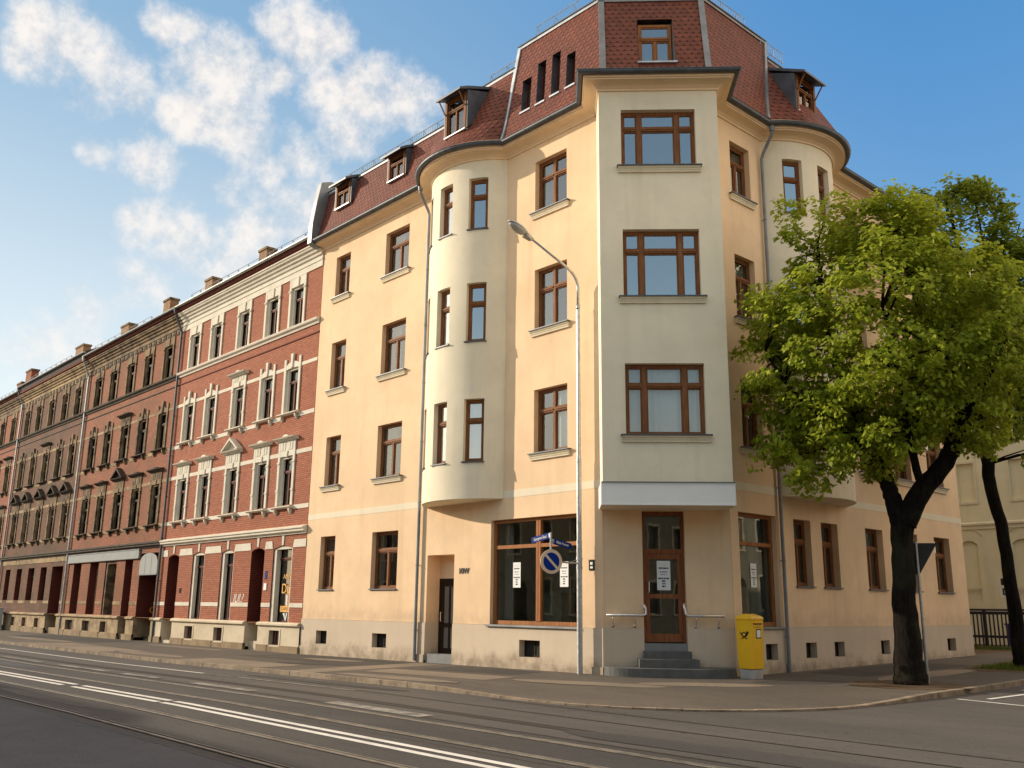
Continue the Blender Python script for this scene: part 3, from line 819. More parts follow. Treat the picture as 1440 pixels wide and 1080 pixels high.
mb = MB(); mb.quad(Fe, (2.29, -.045, .95), (3.23, -.045, .95), (3.23, -.045, 3.95), (2.29, -.045, 3.95)); mb.build('pane', M['glassshop'], ed_)
mb = MB(); mb.tube([Fe(2.36, -.01, 1.98), Fe(2.36, .06, 1.98), Fe(2.385, .075, 2.0), Fe(2.385, .075, 2.24), Fe(2.36, .06, 2.26), Fe(2.36, -.01, 2.26)], .019); mb.build('handle', M['steel'], ed_)
# steps
mb = MB(); mb.box(FC, 2.225, 3.295, -.21, -.0, .0, .76); mb.build('door_threshold', M['riser'], corner)
mb = MB()
mb.box(FC, 2.19, 3.36, .0, .22, .0, .585, 0); 
mb.box(FC, 2.05, 3.50, .0, .52, .0, .405, 0)
nn = 30
out_ = []
for k in range(nn + 1):
    t = 1.22 + 3.2 * k / nn; q = (t - 2.82) / 1.6
    out_.append((t, .06 + .78 * sqrt(max(0, 1 - abs(q) ** 3.2))))
for k in range(nn):
    (u0, d0), (u1, d1) = out_[k], out_[k + 1]
    mb.poly([FC(u0, d0, -.1), FC(u1, d1, -.1), FC(u1, d1, .205), FC(u0, d0, .205)])
    mb.poly([FC(u0, 0, .21), FC(u0, d0, .205), FC(u1, d1, .205), FC(u1, 0, .21)])
mb.build('entrance_steps', M['step'], corner, bevel=0.008)
# hand rails
def handrail(pts, legs):
    mb = MB(); mb.tube(pts, .032, 10); 
    for p in legs:
        mb.tube([FC(p[0], .15, 1.43), FC(p[0], .14, 1.30), FC(p[0], .06, 1.20), FC(p[0], .0, 1.17)], .012, 6)
        mb.tube([FC(p[0], .0, 1.17), FC(p[0], .012, 1.17)], .04, 8)
    mb.build('handrail', M['steel'], corner, smooth=True)
handrail([FC(1.29, .15, 1.43), FC(2.2, .15, 1.43), FC(2.27, .15, 1.46), FC(2.26, .13, 1.6), FC(2.22, .11, 1.71)], [(1.45,), (2.0,)])
handrail([FC(4.2, .15, 1.43), FC(3.3, .15, 1.43), FC(3.24, .15, 1.47), FC(3.22, .14, 1.6), FC(3.2, .12, 1.71), FC(3.25, .05, 1.72)], [(4.06,), (3.5,)])

# --- eaves, gutter, roof -------------------------------------------------
def plan_path():
    P = [(A_L - .05, YA), (BAY_L, YA)]
    n = 22
    for k in range(1, n):
        a = -BH + 2 * BH * k / n
        P.append(FBayA(a * BR, 0, 0)[:2])
    P.append((BAY_R, YA))
    P.append((-16.307, YA)); P.append(FO(1.176, 0, 0)[:2]); P.append(FO(4.341, 0, 0)[:2])
    P.append((XB, 20.11)); P.append((XB, BBY0))
    for k in range(1, n):
        a = -BH + 2 * BH * k / n
        P.append(FBayB(a * BR, 0, 0)[:2])
    P.append((XB, BBY1)); P.append((XB, 29.75))
    return [np.array(p) for p in P]
PATH = plan_path()
def offset_path(P, d):
    out = []
    for k, p in enumerate(P):
        ns = []
        for a, b in ((k - 1, k), (k, k + 1)):
            if a < 0 or b >= len(P):
                continue
            t = P[b] - P[a]; t = t / np.linalg.norm(t); ns.append(np.array((t[1], -t[0])))
        nrm = sum(ns); nrm /= np.linalg.norm(nrm)
        c = max(0.3, float(nrm @ ns[0]))
        out.append(p + nrm * d / c)
    return out
def sweep(mb, P, prof, mi=0, closed=False):
    rows = [[(q[0], q[1], z) for q in offset_path(P, d)] for d, z in prof]
    n = len(prof)
    for r in range(n if closed else n - 1):
        A, Bq = rows[r], rows[(r + 1) % n]
        for k in range(len(P) - 1):
            mb.poly([A[k], A[k + 1], Bq[k + 1], Bq[k]], mi)
mb = MB()
sweep(mb, PATH, [(.425, 15.44), (.425, 15.66), (.30, 15.70)])
sweep(mb, PATH, [(-.02, 15.20), (.045, 15.20), (.045, 15.25), (.07, 15.27), (.12, 15.315), (.20, 15.345), (.30, 15.36), (.38, 15.36), (.38, 15.395), (.42, 15.395), (.42, 15.455), (-.1, 15.47)])
for end in (0, -1):
    rows = [offset_path(PATH, d)[end] for d in (-.02, .045, .12, .2, .42, .42, -.02)]
    mb.poly([(r[0], r[1], z) for r, z in zip(rows, (15.2, 15.2, 15.315, 15.345, 15.395, 15.455, 15.455))])
mb.build('eave', M['eave'], corner)
mb = MB()
gp = [(.50 + .085 * cos(t), 15.53 + .085 * sin(t)) for t in np.linspace(pi, 2 * pi, 8)]
sweep(mb, PATH, [(.415, 15.56)] + gp + [(.598, 15.545), (.585, 15.56), (.57, 15.53)] + [(.50 + .07 * cos(t), 15.535 + .07 * sin(t)) for t in np.linspace(2 * pi, pi, 6)])
op = offset_path(PATH, .5)
for k in range(len(op) - 1):       # seam collars
    L = np.linalg.norm(op[k + 1] - op[k])
    for q in range(1, int(L / 1.6) + 1):
        t = q / (int(L / 1.6) + 1); p = op[k] * (1 - t) + op[k + 1] * t; dv = (op[k + 1] - op[k]) / L
        nv = np.array((dv[1], -dv[0]))
        ring = [p + nv * .092 * cos(t2) for t2 in np.linspace(pi, 2 * pi, 7)]
        zz = [15.53 + .092 * sin(t2) for t2 in np.linspace(pi, 2 * pi, 7)]
        for j in range(6):
            mb.poly([(*(ring[j] - dv * .015), zz[j]), (*(ring[j + 1] - dv * .015), zz[j + 1]), (*(ring[j + 1] + dv * .015), zz[j + 1]), (*(ring[j] + dv * .015), zz[j])])
mb.build('gutter', M['zincdark'], corner, smooth=False)

# mansard, built in the faces' own frames: profile y offset behind the wall line as z rises
def slope_d(z):       # outward offset from the wall plane
    t = (z - 15.5)
    return .37 - .2 * t + .10 * math.exp(-t * 3.0)
def FRA(u, d, z): return FA(u, slope_d(z) + d, z)
def FRB(u, d, z): return FB(u, slope_d(z) + d, z)
def slope_c(z):
    t = (z - 15.5); return .597 - .28 * t + .06 * math.exp(-t * 3)
def FRC(u, d, z): return FC(u, slope_c(z) + d, z)
ZT1, ZT2, ZT3, ZT4 = 17.72, 18.45, 19.25, 18.5
def hipA(z):   # u (x) on A face where it meets C
    dA = slope_d(z); dC_ = DC - slope_c(z) if False else None
    y = YA - dA; D = DC + 0 - slope_c(z)
    return y - D / S2
def hipB(z):
    x = XB + slope_d(z); D = DC - slope_c(z)
    return x + D / S2
def hipC(z, side):
    D = DC - slope_c(z)
    if side == 0:
        y = YA - slope_d(z); x = y - D / S2
    else:
        x = XB + slope_d(z); y = x + D / S2
    return (x + y) * S2
roof = MB()
zs = [15.5, 15.6, 15.75, 16.0, 16.5, 17.0, 17.5, 18.0, 18.5, 19.0, ZT3]
# straight part left of the bay, then the bay's curved lower part dying into the straight top line
def strip(P0, zt, F, uvals, base, hole=None):
    zz = [z for z in zs if z < zt - .05] + [zt]
    for i in range(len(uvals) - 1):
        for j in range(len(zz) - 1):
            c = []
            for (uu, z) in ((uvals[i], zz[j]), (uvals[i + 1], zz[j]), (uvals[i + 1], zz[j + 1]), (uvals[i], zz[j + 1])):
                e = base(uu) * max(0.0, 1 - (z - 15.5) / (zt - 15.5)) ** 1.0
                c.append(F(uu, e, z))
            roof.poly(c, 0, [(uvals[i], zz[j]), (uvals[i + 1], zz[j]), (uvals[i + 1], zz[j + 1]), (uvals[i], zz[j + 1])])
def bump_of(c):
    def f(u):
        t = (u - c)
        if abs(t) >= 2.03: return 0.0
        R2 = BR + .37
        return max(0.0, sqrt(max(0, R2 * R2 - t * t)) - BE - .37)
    return f
fa = bump_of(BCX)
ua = [A_L, -28, -26] + list(np.linspace(-23.95, BCX, 13))
strip(None, ZT1, FRA, ua, fa)
strip(None, ZT2, FRA, list(np.linspace(BCX, -19.95, 13)), fa)
fb = bump_of(BCY)
uB = lambda z: 22.45 + .36 * (z - 15.5)
zzB = [z for z in zs if z < ZT4 - .05] + [ZT4]
for i in range(12):
    for j in range(len(zzB) - 1):
        c = []; q_ = []
        for (t_, z) in ((i / 12, zzB[j]), ((i + 1) / 12, zzB[j]), ((i + 1) / 12, zzB[j + 1]), (i / 12, zzB[j + 1])):
            uu = uB(z) * (1 - t_) + 24.75 * t_
            c.append(FRB(uu, fb(uu) * max(0.0, 1 - (z - 15.5) / (ZT4 - 15.5)) * min(1.0, t_ * 2.6) ** .7, z)); q_.append((uu, z))
        roof.poly(c, 0, q_)
pq = []
for z in (15.5, 15.75, 16.0, 16.5, 17.0, 17.5, 18.0, ZT4):
    k_ = 1 - (z - 15.5) / (ZT4 - 15.5); uu = 24.75
    pq.append((FRB(uu, fb(uu) * k_, z), FB(uu + .9 * k_, -.1 + slope_d(15.5) * k_ + .95 * k_, 15.5 + (z - 15.5) * .98)))
for k in range(len(pq) - 1):
    roof.poly([pq[k][0], pq[k][1], pq[k + 1][1], pq[k + 1][0]], 0, [(24.75, 15.5 + k * .4), (25.3, 15.5 + k * .4), (25.3, 15.9 + k * .4), (24.75, 15.9 + k * .4)])
lr = [24.75 + 5.0 * k / 14 for k in range(15)]
for k in range(14):
    a_, b_ = lr[k], lr[k + 1]; ea, eb = fb(a_) * 1.0, fb(b_)
    roof.poly([FB(a_, .40 + ea, 15.5), FB(b_, .40 + eb, 15.5), FB(b_, -4.0, 17.3), FB(a_, -4.0, 17.3)], 0, [(a_, 0), (b_, 0), (b_, 4.8), (a_, 4.8)])
# bay right beginning of B face left of the flashing belongs to the corner block
def block(F, ulo, uhi, holes, zt):
    """face between two slanting edges; holes (u0,u1,z0,z1) cut with reveals"""
    Z = sorted({z for z in zs if z < zt - .01} | {zt} | {h[2] for h in holes} | {h[3] for h in holes})
    for j in range(len(Z) - 1):
        z0, z1 = Z[j], Z[j + 1]
        if z1 - z0 < 1e-4: continue
        SL = .15 if len(holes) > 1 else 0.0
        cuts = sorted([(h[0], h[1]) for h in holes if h[2] < (z0 + z1) / 2 < h[3]])
        segs = []; L0, L1 = ulo(z0), ulo(z1)
        for a, b in cuts:
            segs.append(((L0, L1), (a - SL * (z0 - 16.45), a - SL * (z1 - 16.45)))); L0 = b - SL * (z0 - 16.45); L1 = b - SL * (z1 - 16.45)
        segs.append(((L0, L1), (uhi(z0), uhi(z1))))
        for (a0, a1), (b0, b1) in segs:
            roof.poly([F(a0, 0, z0), F(b0, 0, z0), F(b1, 0, z1), F(a1, 0, z1)], 0, [(a0, z0), (b0, z0), (b1, z1), (a1, z1)])
slots = [(-19.27, -18.87, 16.45, 17.72), (-18.60, -18.24, 16.45, 18.08), (-17.97, -17.61, 16.47, 18.10), (-17.34, -16.98, 16.47, 17.74)]
block(FRA, lambda z: -19.95, hipA, slots, ZT3)
cw = (2.40, 3.42, 16.70, 18.38)
block(FRC, lambda z: hipC(z, 0), lambda z: hipC(z, 1), [cw], ZT3)
block(FRB, hipB, uB, [], ZT3)
roof.poly([FRA(-19.95, 0, z) for z in (15.5, 16, 17, 18, ZT3)] + [FA(-19.95, -1.2, ZT3), FA(-19.95, -1.2, 15.5)])
roof.poly([FRB(uB(z), 0, z) for z in (17.5, 18, 18.5, ZT3)] + [FB(uB(ZT3), -1.2, ZT3), FB(uB(17.5), -1.2, 17.5)])
roof.poly([FB(29.75, .4, 15.5), FB(29.75, -4, 17.3), FB(29.75, -9, 17.3), FB(29.75, -9, 15.2), FB(29.75, .0, 15.2)])
roof.poly([FRA(BCX, fa(BCX) * max(0, 1 - (z - 15.5) / (ZT2 - 15.5)), z) for z in (15.5, 16, 17, 17.7, ZT2)] + [FA(BCX, -1.2, ZT2), FA(BCX, -1.2, 15.5)])
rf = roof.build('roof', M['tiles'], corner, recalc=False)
mb = MB()
mb.poly([FRA(A_L, 0, ZT1), FRA(BCX, 0, ZT1), (BCX, 29, ZT1 + .3), (A_L, 29, ZT1 + .3)])
mb.poly([FRA(BCX, 0, ZT2), FRA(-19.95, 0, ZT2), (-19.95, 29, ZT2 + .3), (BCX, 29, ZT2 + .3)])
mb.poly([FRA(-19.95, 0, ZT3), FRA(hipA(ZT3), 0, ZT3), FRB(hipB(ZT3), 0, ZT3), FRB(uB(ZT3), 0, ZT3), (-21, 23.8, ZT3 + .2), (-19.95, 22, ZT3 + .2)])
mb.poly([FRB(23.5, 0, ZT4), FRB(24.75, 0, ZT4), (-23, 24.75, ZT4 + .2), (-23, 23.35, ZT4 + .2)])
mb.poly([FB(24.75, -4, 17.3), FB(29.75, -4, 17.3), FB(29.75, -10, 17.3), FB(24.75, -10, 17.3)])
# small roof over the oriel, and lower roof over the far end
mb.poly([FO(.75, .40, 15.50), FO(4.76, .40, 15.50), FRB(20.4, 0, 15.72), FRC(hipC(15.7, 1), 0, 15.7), FRC(hipC(15.7, 0), 0, 15.7), FRA(-16.6, 0, 15.72)])
mb.poly([(XB + .3, 29.75, 15.0), (XB + .3, B_E + .1, 15.0), (XB - 4, B_E + .1, 17.6), (XB - 4, 29.75, 17.6)])
mb.build('roof_deck', M['rooftar'], corner)
# body of the house behind the facades (keeps daylight out of the rooms)
mb = MB()
fp = [(A_L, 21.2), (-19.5, 21.2), (-17.9, 22.8), (-17.2, 24.0), (-17.2, B_E - .05), (-25, B_E - .05), (-25, 29), (A_L, 29)]
mb.poly([(x, y, ZJ) for x, y in fp]); mb.poly([(x, y, -.5) for x, y in fp][::-1])
for k in range(len(fp)):
    a, b = fp[k], fp[(k + 1) % len(fp)]
    mb.poly([(a[0], a[1], -.5), (b[0], b[1], -.5), (b[0], b[1], ZJ), (a[0], a[1], ZJ)])
mb.quad(FA, (A_L, 0, -.3), (A_L, -11, -.3), (A_L, -11, ZJ), (A_L, 0, ZJ))
mb.build('rear_wall', M['cream'], corner)

# zinc trim
def face_strip(F, ufun, z0, z1, w, name, mat, thick=.03, w2=None, n=8):
    mb = MB()
    zz = np.linspace(z0, z1, n + 1)
    for k in range(n):
        a, b = zz[k], zz[k + 1]
        u0, u1 = ufun(a), ufun(b)
        p = [F(u0 - w / 2, thick, a), F(u0 + w / 2, thick, a), F(u1 + w / 2, thick, b), F(u1 - w / 2, thick, b)]
        q = [F(u0 - w / 2, -.05, a), F(u0 + w / 2, -.05, a), F(u1 + w / 2, -.05, b), F(u1 - w / 2, -.05, b)]
        mb.poly(p); mb.poly([q[0], p[0], p[3], q[3]]); mb.poly([p[1], q[1], q[2], p[2]])
        if k in (0, n - 1): mb.poly([q[0], q[1], p[1], p[0]]); mb.poly([p[3], p[2], q[2], q[3]])
    return mb.build(name, M[mat], corner)
face_strip(FRA, lambda z: -19.93, 15.62, ZT3, .13, 'verge_flashing', 'flash', .04)
face_strip(FRB, lambda z: uB(z) - .02, 15.8, ZT3, .12, 'verge_flashing', 'zinc', .05)
face_strip(FRC, lambda z: hipC(z, 0) + .07, 15.72, ZT3, .17, 'hip_flashing', 'zinc', .035)
face_strip(FRC, lambda z: hipC(z, 1) - .07, 15.72, ZT3, .17, 'hip_flashing', 'zinc', .035)
def top_trim(F, u0, u1, zt, mat):
    mb = MB(); d0 = 0
    mb.box(F, u0, u1, -.05, .035, zt - .11, zt + .01, 0); mb.box(F, u0 - .02, u1 + .02, -.25, .07, zt + .012, zt + .05, 1)
    return mb.build('ridge_flashing', [M[mat], M['zincdark']], corner)
top_trim(FRA, A_L, BCX, ZT1, 'flash'); top_trim(FRA, BCX, -20.0, ZT2, 'flash'); top_trim(FRA, -19.97, hipA(ZT3), ZT3, 'flash')
top_trim(FRC, hipC(ZT3, 0), hipC(ZT3, 1), ZT3, 'zinc'); top_trim(FRB, hipB(ZT3), uB(ZT3), ZT3, 'zinc'); top_trim(FRB, 23.6, 24.75, ZT4, 'zinc')
# zinc clad fire wall on the left
mb = MB()
prof = [(.62, 15.42), (.60, 16.2), (.46, 17.2), (.30, 18.06), (-.1, 18.22), (-1.5, 18.3), (-1.5, 15.3), (.3, 15.3)]
mb.prism(FA, prof, A_L - .30, A_L - .02)
mb.build('parapet', M['zinc'], corner)
# dormers
def dormer(F, uc, wu, z0, z1, d, back, name='dormer', over=.28, rise=.35, tails=True):
    mb = MB(); hw = wu / 2
    # cheeks
    for sgn in (-1, 1):
        a = uc + sgn * (hw + .10); b = uc + sgn * (hw + .16)
        lo, hi = min(a, b), max(a, b)
        mb.prism(F, [(d - .02, z0 - .05), (d - .02, z1 + .1), (back, z1 + rise * .9), (back, z1 - .2)], lo, hi, 0)
    # roof slab
    mb.prism(F, [(d + over, z1 - .02), (d + over, z1 + .05), (d, z1 + .22), (back, z1 + rise + .15), (back, z1 + rise + .06), (d, z1 + .12)], uc - hw - .19, uc + hw + .19, 1)
    mb.box(F, uc - hw - .02, uc + hw + .02, d - .5, d - .35, z0 - .1, z1 + .1, 2)
    # timber front
    mb.box(F, uc - hw - .10, uc - hw, d - .12, d, z0 - .05, z1 + .10, 3); mb.box(F, uc + hw, uc + hw + .10, d - .12, d, z0 - .05, z1 + .10, 3)
    mb.box(F, uc - hw, uc + hw, d - .12, d, z1, z1 + .10, 3)
    mb.box(F, uc - hw - .10, uc + hw + .10, d - .12, d + .03, z0 - .09, z0 - .05, 4)
    for sgn in ((-1, 1) if tails else ()):
        mb.tube([F(uc + sgn * (hw + .06), d + .01, z1 - .42), F(uc + sgn * (hw + .08), d + over - .06, z1 + .0)], .022, 6, 3)
    o = mb.build(name, [M['zincdark'], M['zincdark'], M['room'], M['wood'], M['flash']], corner)
    window(F, uc - hw, uc + hw, z0 - .05, z1, -d + .05, o, cols=(), low=(.5,), trans=.70, fw=.05, mw=.05, cas=False, gmat='glassdim', curtain=(0, 1, 'curtain'))
    return o
dormer(FA, -29.28, .82, 16.60, 17.42, .27, -.35, tails=False)
dormer(FA, -25.75, .82, 16.54, 17.34, .27, -.35, tails=False)
dormer(FA, -21.62, .86, 16.45, 17.62, .90, -.30, over=.34, rise=.5)
dormer(FB, 24.05, .86, 16.35, 17.4, .80, -.55, over=.34, rise=.75)
# corner roof window, sunk upright into the slope
mb = MB()
Fw = lambda u, d, z: FC(u, -.20 + d, z)
a, b, z0, z1 = cw
for u in (a, b):
    mb.poly([FRC(u, .02, z) for z in (z0, z1)] + [FC(u, -.6, z1), FC(u, -.6, z0)], 0)
mb.poly([FRC(a, .02, z0), FRC(b, .02, z0), FC(b, -.6, z0), FC(a, -.6, z0)], 0)
mb.poly([FRC(a, .02, z1), FRC(b, .02, z1), FC(b, -.8, z1), FC(a, -.8, z1)], 1)
mb.poly([FC(a, -.6, z0), FC(b, -.6, z0), FC(b, -.6, z1), FC(a, -.6, z1)], 1)
mb.box(FC, a - .05, b + .05, slope_c(z0) - .02, slope_c(z0) + .07, z0 - .05, z0, 2)
cd = mb.build('dormer', [M['zinc'], M['room'], M['flash']], corner)
window(FC, a + .03, b - .03, z0 + .02, z1 - .12, .28, cd, low=(.5,), trans=.68, fmat='woodshop', gmat='glassblue')
# slot windows
def FRS(u, d, z): return FRA(u - .15 * (z - 16.45), d, z)
for (a, b, z0, z1) in slots:
    mb = MB()
    for u in (a, b):
        mb.poly([FRS(u, .0, z0), FRS(u, -.25, z0), FRS(u, -.25, z1), FRS(u, .0, z1)], 0)
    mb.poly([FRS(a, 0, z1), FRS(b, 0, z1), FRS(b, -.25, z1), FRS(a, -.25, z1)], 0)
    mb.poly([FRS(a, .03, z0), FRS(b, .03, z0), FRS(b, -.25, z0 + .02), FRS(a, -.25, z0 + .02)], 1)
    mb.box(FRS, a - .03, b + .03, .0, .035, z0 - .07, z0 - .003, 1)
    mb.poly([FRS(a, -.25, z0), FRS(b, -.25, z0), FRS(b, -.25, z1), FRS(a, -.25, z1)], 2)
    mb.box(FRS, a, a + .04, -.25, -.2, z0, z1, 3); mb.box(FRS, b - .04, b, -.25, -.2, z0, z1, 3)
    mb.build('slot_window', [M['zincdark'], M['flash'], M['room'], M['woodred']], corner)
# snow guards
def guard(F, u0, u1, zt, h=.42, back=.12, step=.13, z1=None):
    mb = MB(); n = max(2, int((u1 - u0) / step))
    d = -back
    P = lambda u, z: F(u, d, z)
    for z in (zt + .06, zt + h):
        mb.tube([P(u0, z), P(u1, z)], .014, 5)
    for k in range(n + 1):
        u = u0 + (u1 - u0) * k / n
        mb.tube([P(u, zt + .02), P(u, zt + h)], .008 if k % 6 else .016, 4)
    for k in range(0, n + 1, 6):
        u = u0 + (u1 - u0) * k / n
        mb.tube([P(u, zt + h), F(u, d - .35, zt + .05)], .012, 4)
    mb.build('snow_guard', M['galv'], corner)
FT = lambda F, zt: (lambda u, d, z: F(u, slope_d(zt) + d, z))
guard(FT(FA, ZT1), A_L + .5, BCX - .4, ZT1 + .03, .40)
guard(FT(FA, ZT2), BCX + .55, -20.02, ZT2 + .03, .38)
guard(FT(FA, ZT3), -19.3, -17.4, ZT3 + .03, .5)
guard(FT(FB, ZT3), 20.9, 22.9, ZT3 + .03, .45)
guard(FT(FB, ZT4), 23.5, 24.8, ZT4 + .35, .40)
# downpipes
def downpipe(F, u, zt, zb, gut=.5, r=.05, parent=None, mat='zinc', neck=.75):
    mb = MB()
    mb.tube([F(u, gut, zt - .05), F(u, gut, zt - .22), F(u, gut - .08, zt - .34), F(u, .16, zt - neck), F(u, .10, zt - neck - .14), F(u, .10, zb)], r, 10)
    mb.tube([F(u, gut, zt + .03), F(u, gut, zt - .16)], [r * 1.9, r * 1.5], 10)
    for z in np.arange(zb + .9, zt - 1.2, 1.95):
        mb.tube([F(u, .10, z - .02), F(u, .10, z + .02)], r * 1.22, 10)
        mb.tube([F(u, .10, z), F(u, 0, z)], .012, 5)
    return mb.build('downpipe', M[mat], parent or corner, smooth=False)
downpipe(FA, -23.90, 15.45, -.02)
downpipe(FB, 22.48, 15.45, .03)

# ================================================================== RED BRICK HOUSES
def arch_fill(mb, F, u0, u1, zs_, zt, depth, mi=0, n=8, top=None):
    """spandrel between a flat-topped hole and a segmental arch rising from zs_ to zt"""
    hw = (u1 - u0) / 2; c = (u0 + u1) / 2; h = zt - zs_
    Rr = (hw * hw + h * h) / (2 * h); zc = zt - Rr
    pts = []
    for k in range(n + 1):
        u = u0 + (u1 - u0) * k / n
        pts.append((u, zc + sqrt(max(0, Rr * Rr - (u - c) ** 2))))
    tz = top if top else zt + .001
    for k in range(n):
        a, b = pts[k], pts[k + 1]
        mb.quad(F, (a[0], 0, a[1]), (b[0], 0, b[1]), (b[0], 0, tz), (a[0], 0, tz), mi)
        mb.poly([F(a[0], 0, a[1]), F(a[0], -depth, a[1]), F(b[0], -depth, b[1]), F(b[0], 0, b[1])], mi)
    return pts

RF = {'1': (5.30, 7.22), '2': (8.98, 10.78), '3': (12.53, 14.22)}

def surround(F, c, f, style, win, mat, hmat):
    z0, z1 = RF[f]; w = .50; s = .15; t = .05
    mb = MB()
    L, Rr = c - w - s, c + w + s
    mb.box(F, c - w + .001, c - w + .15, -.125, -.035, z0, z1); mb.box(F, c + w - .08, c + w - .001, -.125, -.035, z0, z1); mb.box(F, c - w + .15, c + w - .08, -.125, -.035, z1 - .09, z1 - .001)
    if f == '3':
        zt = 14.60
        mb.box(F, L, c - w, 0, t, z0, zt); mb.box(F, c + w, Rr, 0, t, z0, zt); mb.box(F, c - w, c + w, 0, t - .004, z1, zt)
        mb.slab(F, [(c - .10, z1 - .03), (c + .10, z1 - .03), (c + .14, zt - .02), (c - .14, zt - .02)], t - .02, t + .035)
        mb.box(F, L - .02, L + .12, t, t + .03, 14.05, 14.12); mb.box(F, Rr - .12, Rr + .02, t, t + .03, 14.05, 14.12)
        mb.build('surround', M[mat], win)
        return
    if f == '2' and style != 'hood':
        zt = z1 + .16
        mb.box(F, L, c - w, 0, t, z0, zt + .26); mb.box(F, c + w, Rr, 0, t, z0, zt + .26)
        n = 8; top = []; bot = []
        for k in range(n + 1):
            u = c - w + 2 * w * k / n; q = 1 - ((u - c) / w) ** 2
            top.append((u, zt - .02 + .13 * q)); bot.append((u, z1 - .03 + .03 * q))
        for k in range(n):
            mb.slab(F, [bot[k], bot[k + 1], top[k + 1], top[k]], 0, t - .004)
        mb.slab(F, [(c - .055, z1 + .02), (c + .055, z1 + .02), (c + .10, zt + .42), (c - .10, zt + .42)], 0, t + .04)
        mb.build('surround', M[mat], win)
        if style == 'dark2':
            hb = MB(); hb.slab(F, [(c - .3, zt + .02), (c + .3, zt + .02), (c + .16, zt + .3), (c - .16, zt + .3)], 0, .035)
            hb.build('hood', M[hmat], win)
        return
    # panel and hood above
    zp = 7.82 if f == '1' else 11.24
    mb.box(F, L, c - w, 0, t, z0, zp); mb.box(F, c + w, Rr, 0, t, z0, zp); mb.box(F, c - w, c + w, 0, t - .004, z1, zp)
    zr = z1 + .02
    mb.slab(F, [(c - .09, z1 - .03), (c + .09, z1 - .03), (c + .12, z1 + .2), (c - .12, z1 + .2)], t - .02, t + .03)
    for sg in (-1, 1):
        for k in range(2):
            mb.box(F, c + sg * (.17 + .20 * k) - .075, c + sg * (.17 + .20 * k) + .075, t - .01, t + .012, z1 + .24, zp - .05)
        mb.box(F, (L if sg < 0 else c + w) - .02, (c - w if sg < 0 else Rr) + .02, t, t + .025, 6.95 if f == '1' else 10.6, 7.02 if f == '1' else 10.67)
        mb.box(F, (L if sg < 0 else c + w) - .015, (c - w if sg < 0 else Rr) + .015, t, t + .02, z0 + .55, z0 + .62)
    mb.build('surround', M[mat], win)
    hb = MB(); e = .14
    hb.prism(F, [(0, zp), (.10, zp), (.14, zp + .05), (.24, zp + .08), (.27, zp + .13), (0, zp + .16)], L - e, Rr + e, 0)
    if style == 'ped':
        zz = zp + .145; hw = Rr + e - c
        hb.slab(F, [(c - hw, zz), (c + hw, zz), (c, zz + .52)], .0, .06, 1)
        for sg in (-1, 1):
            hb.slab(F, [(c + sg * hw, zz), (c + sg * (hw - .12), zz), (c, zz + .42), (c, zz + .54)], .0, .27, 0)
    else:
        n = 8; pr = [(c - .28, zp + .15)]
        for k in range(n + 1):
            u = c - .28 + .56 * k / n
            pr.append((u, zp + .15 + .10 * (1 - ((u - c) / .28) ** 2)))
        pr.append((c + .28, zp + .15))
        hb.slab(F, pr, .0, .16, 0)
    hb.build('hood', [M[hmat], M[mat]], win)

def sill_consoles(F, c, z, win, mat, smat, consoles=True):
    mb = MB(); L, Rr = c - .74, c + .74
    mb.prism(F, [(-.12, z - .02), (.20, z - .05), (.20, z - .09), (.14, z - .13), (.0, z - .13)], L, Rr, 0)
    if consoles:
        for sg in (-1, 1):
            u = c + sg * .56
            mb.prism(F, [(0, z - .13), (.14, z - .13), (.12, z - .24), (.05, z - .33), (0, z - .36)], u - .05, u + .05, 1)
    mb.build('sill', [M[smat], M[mat]], win)

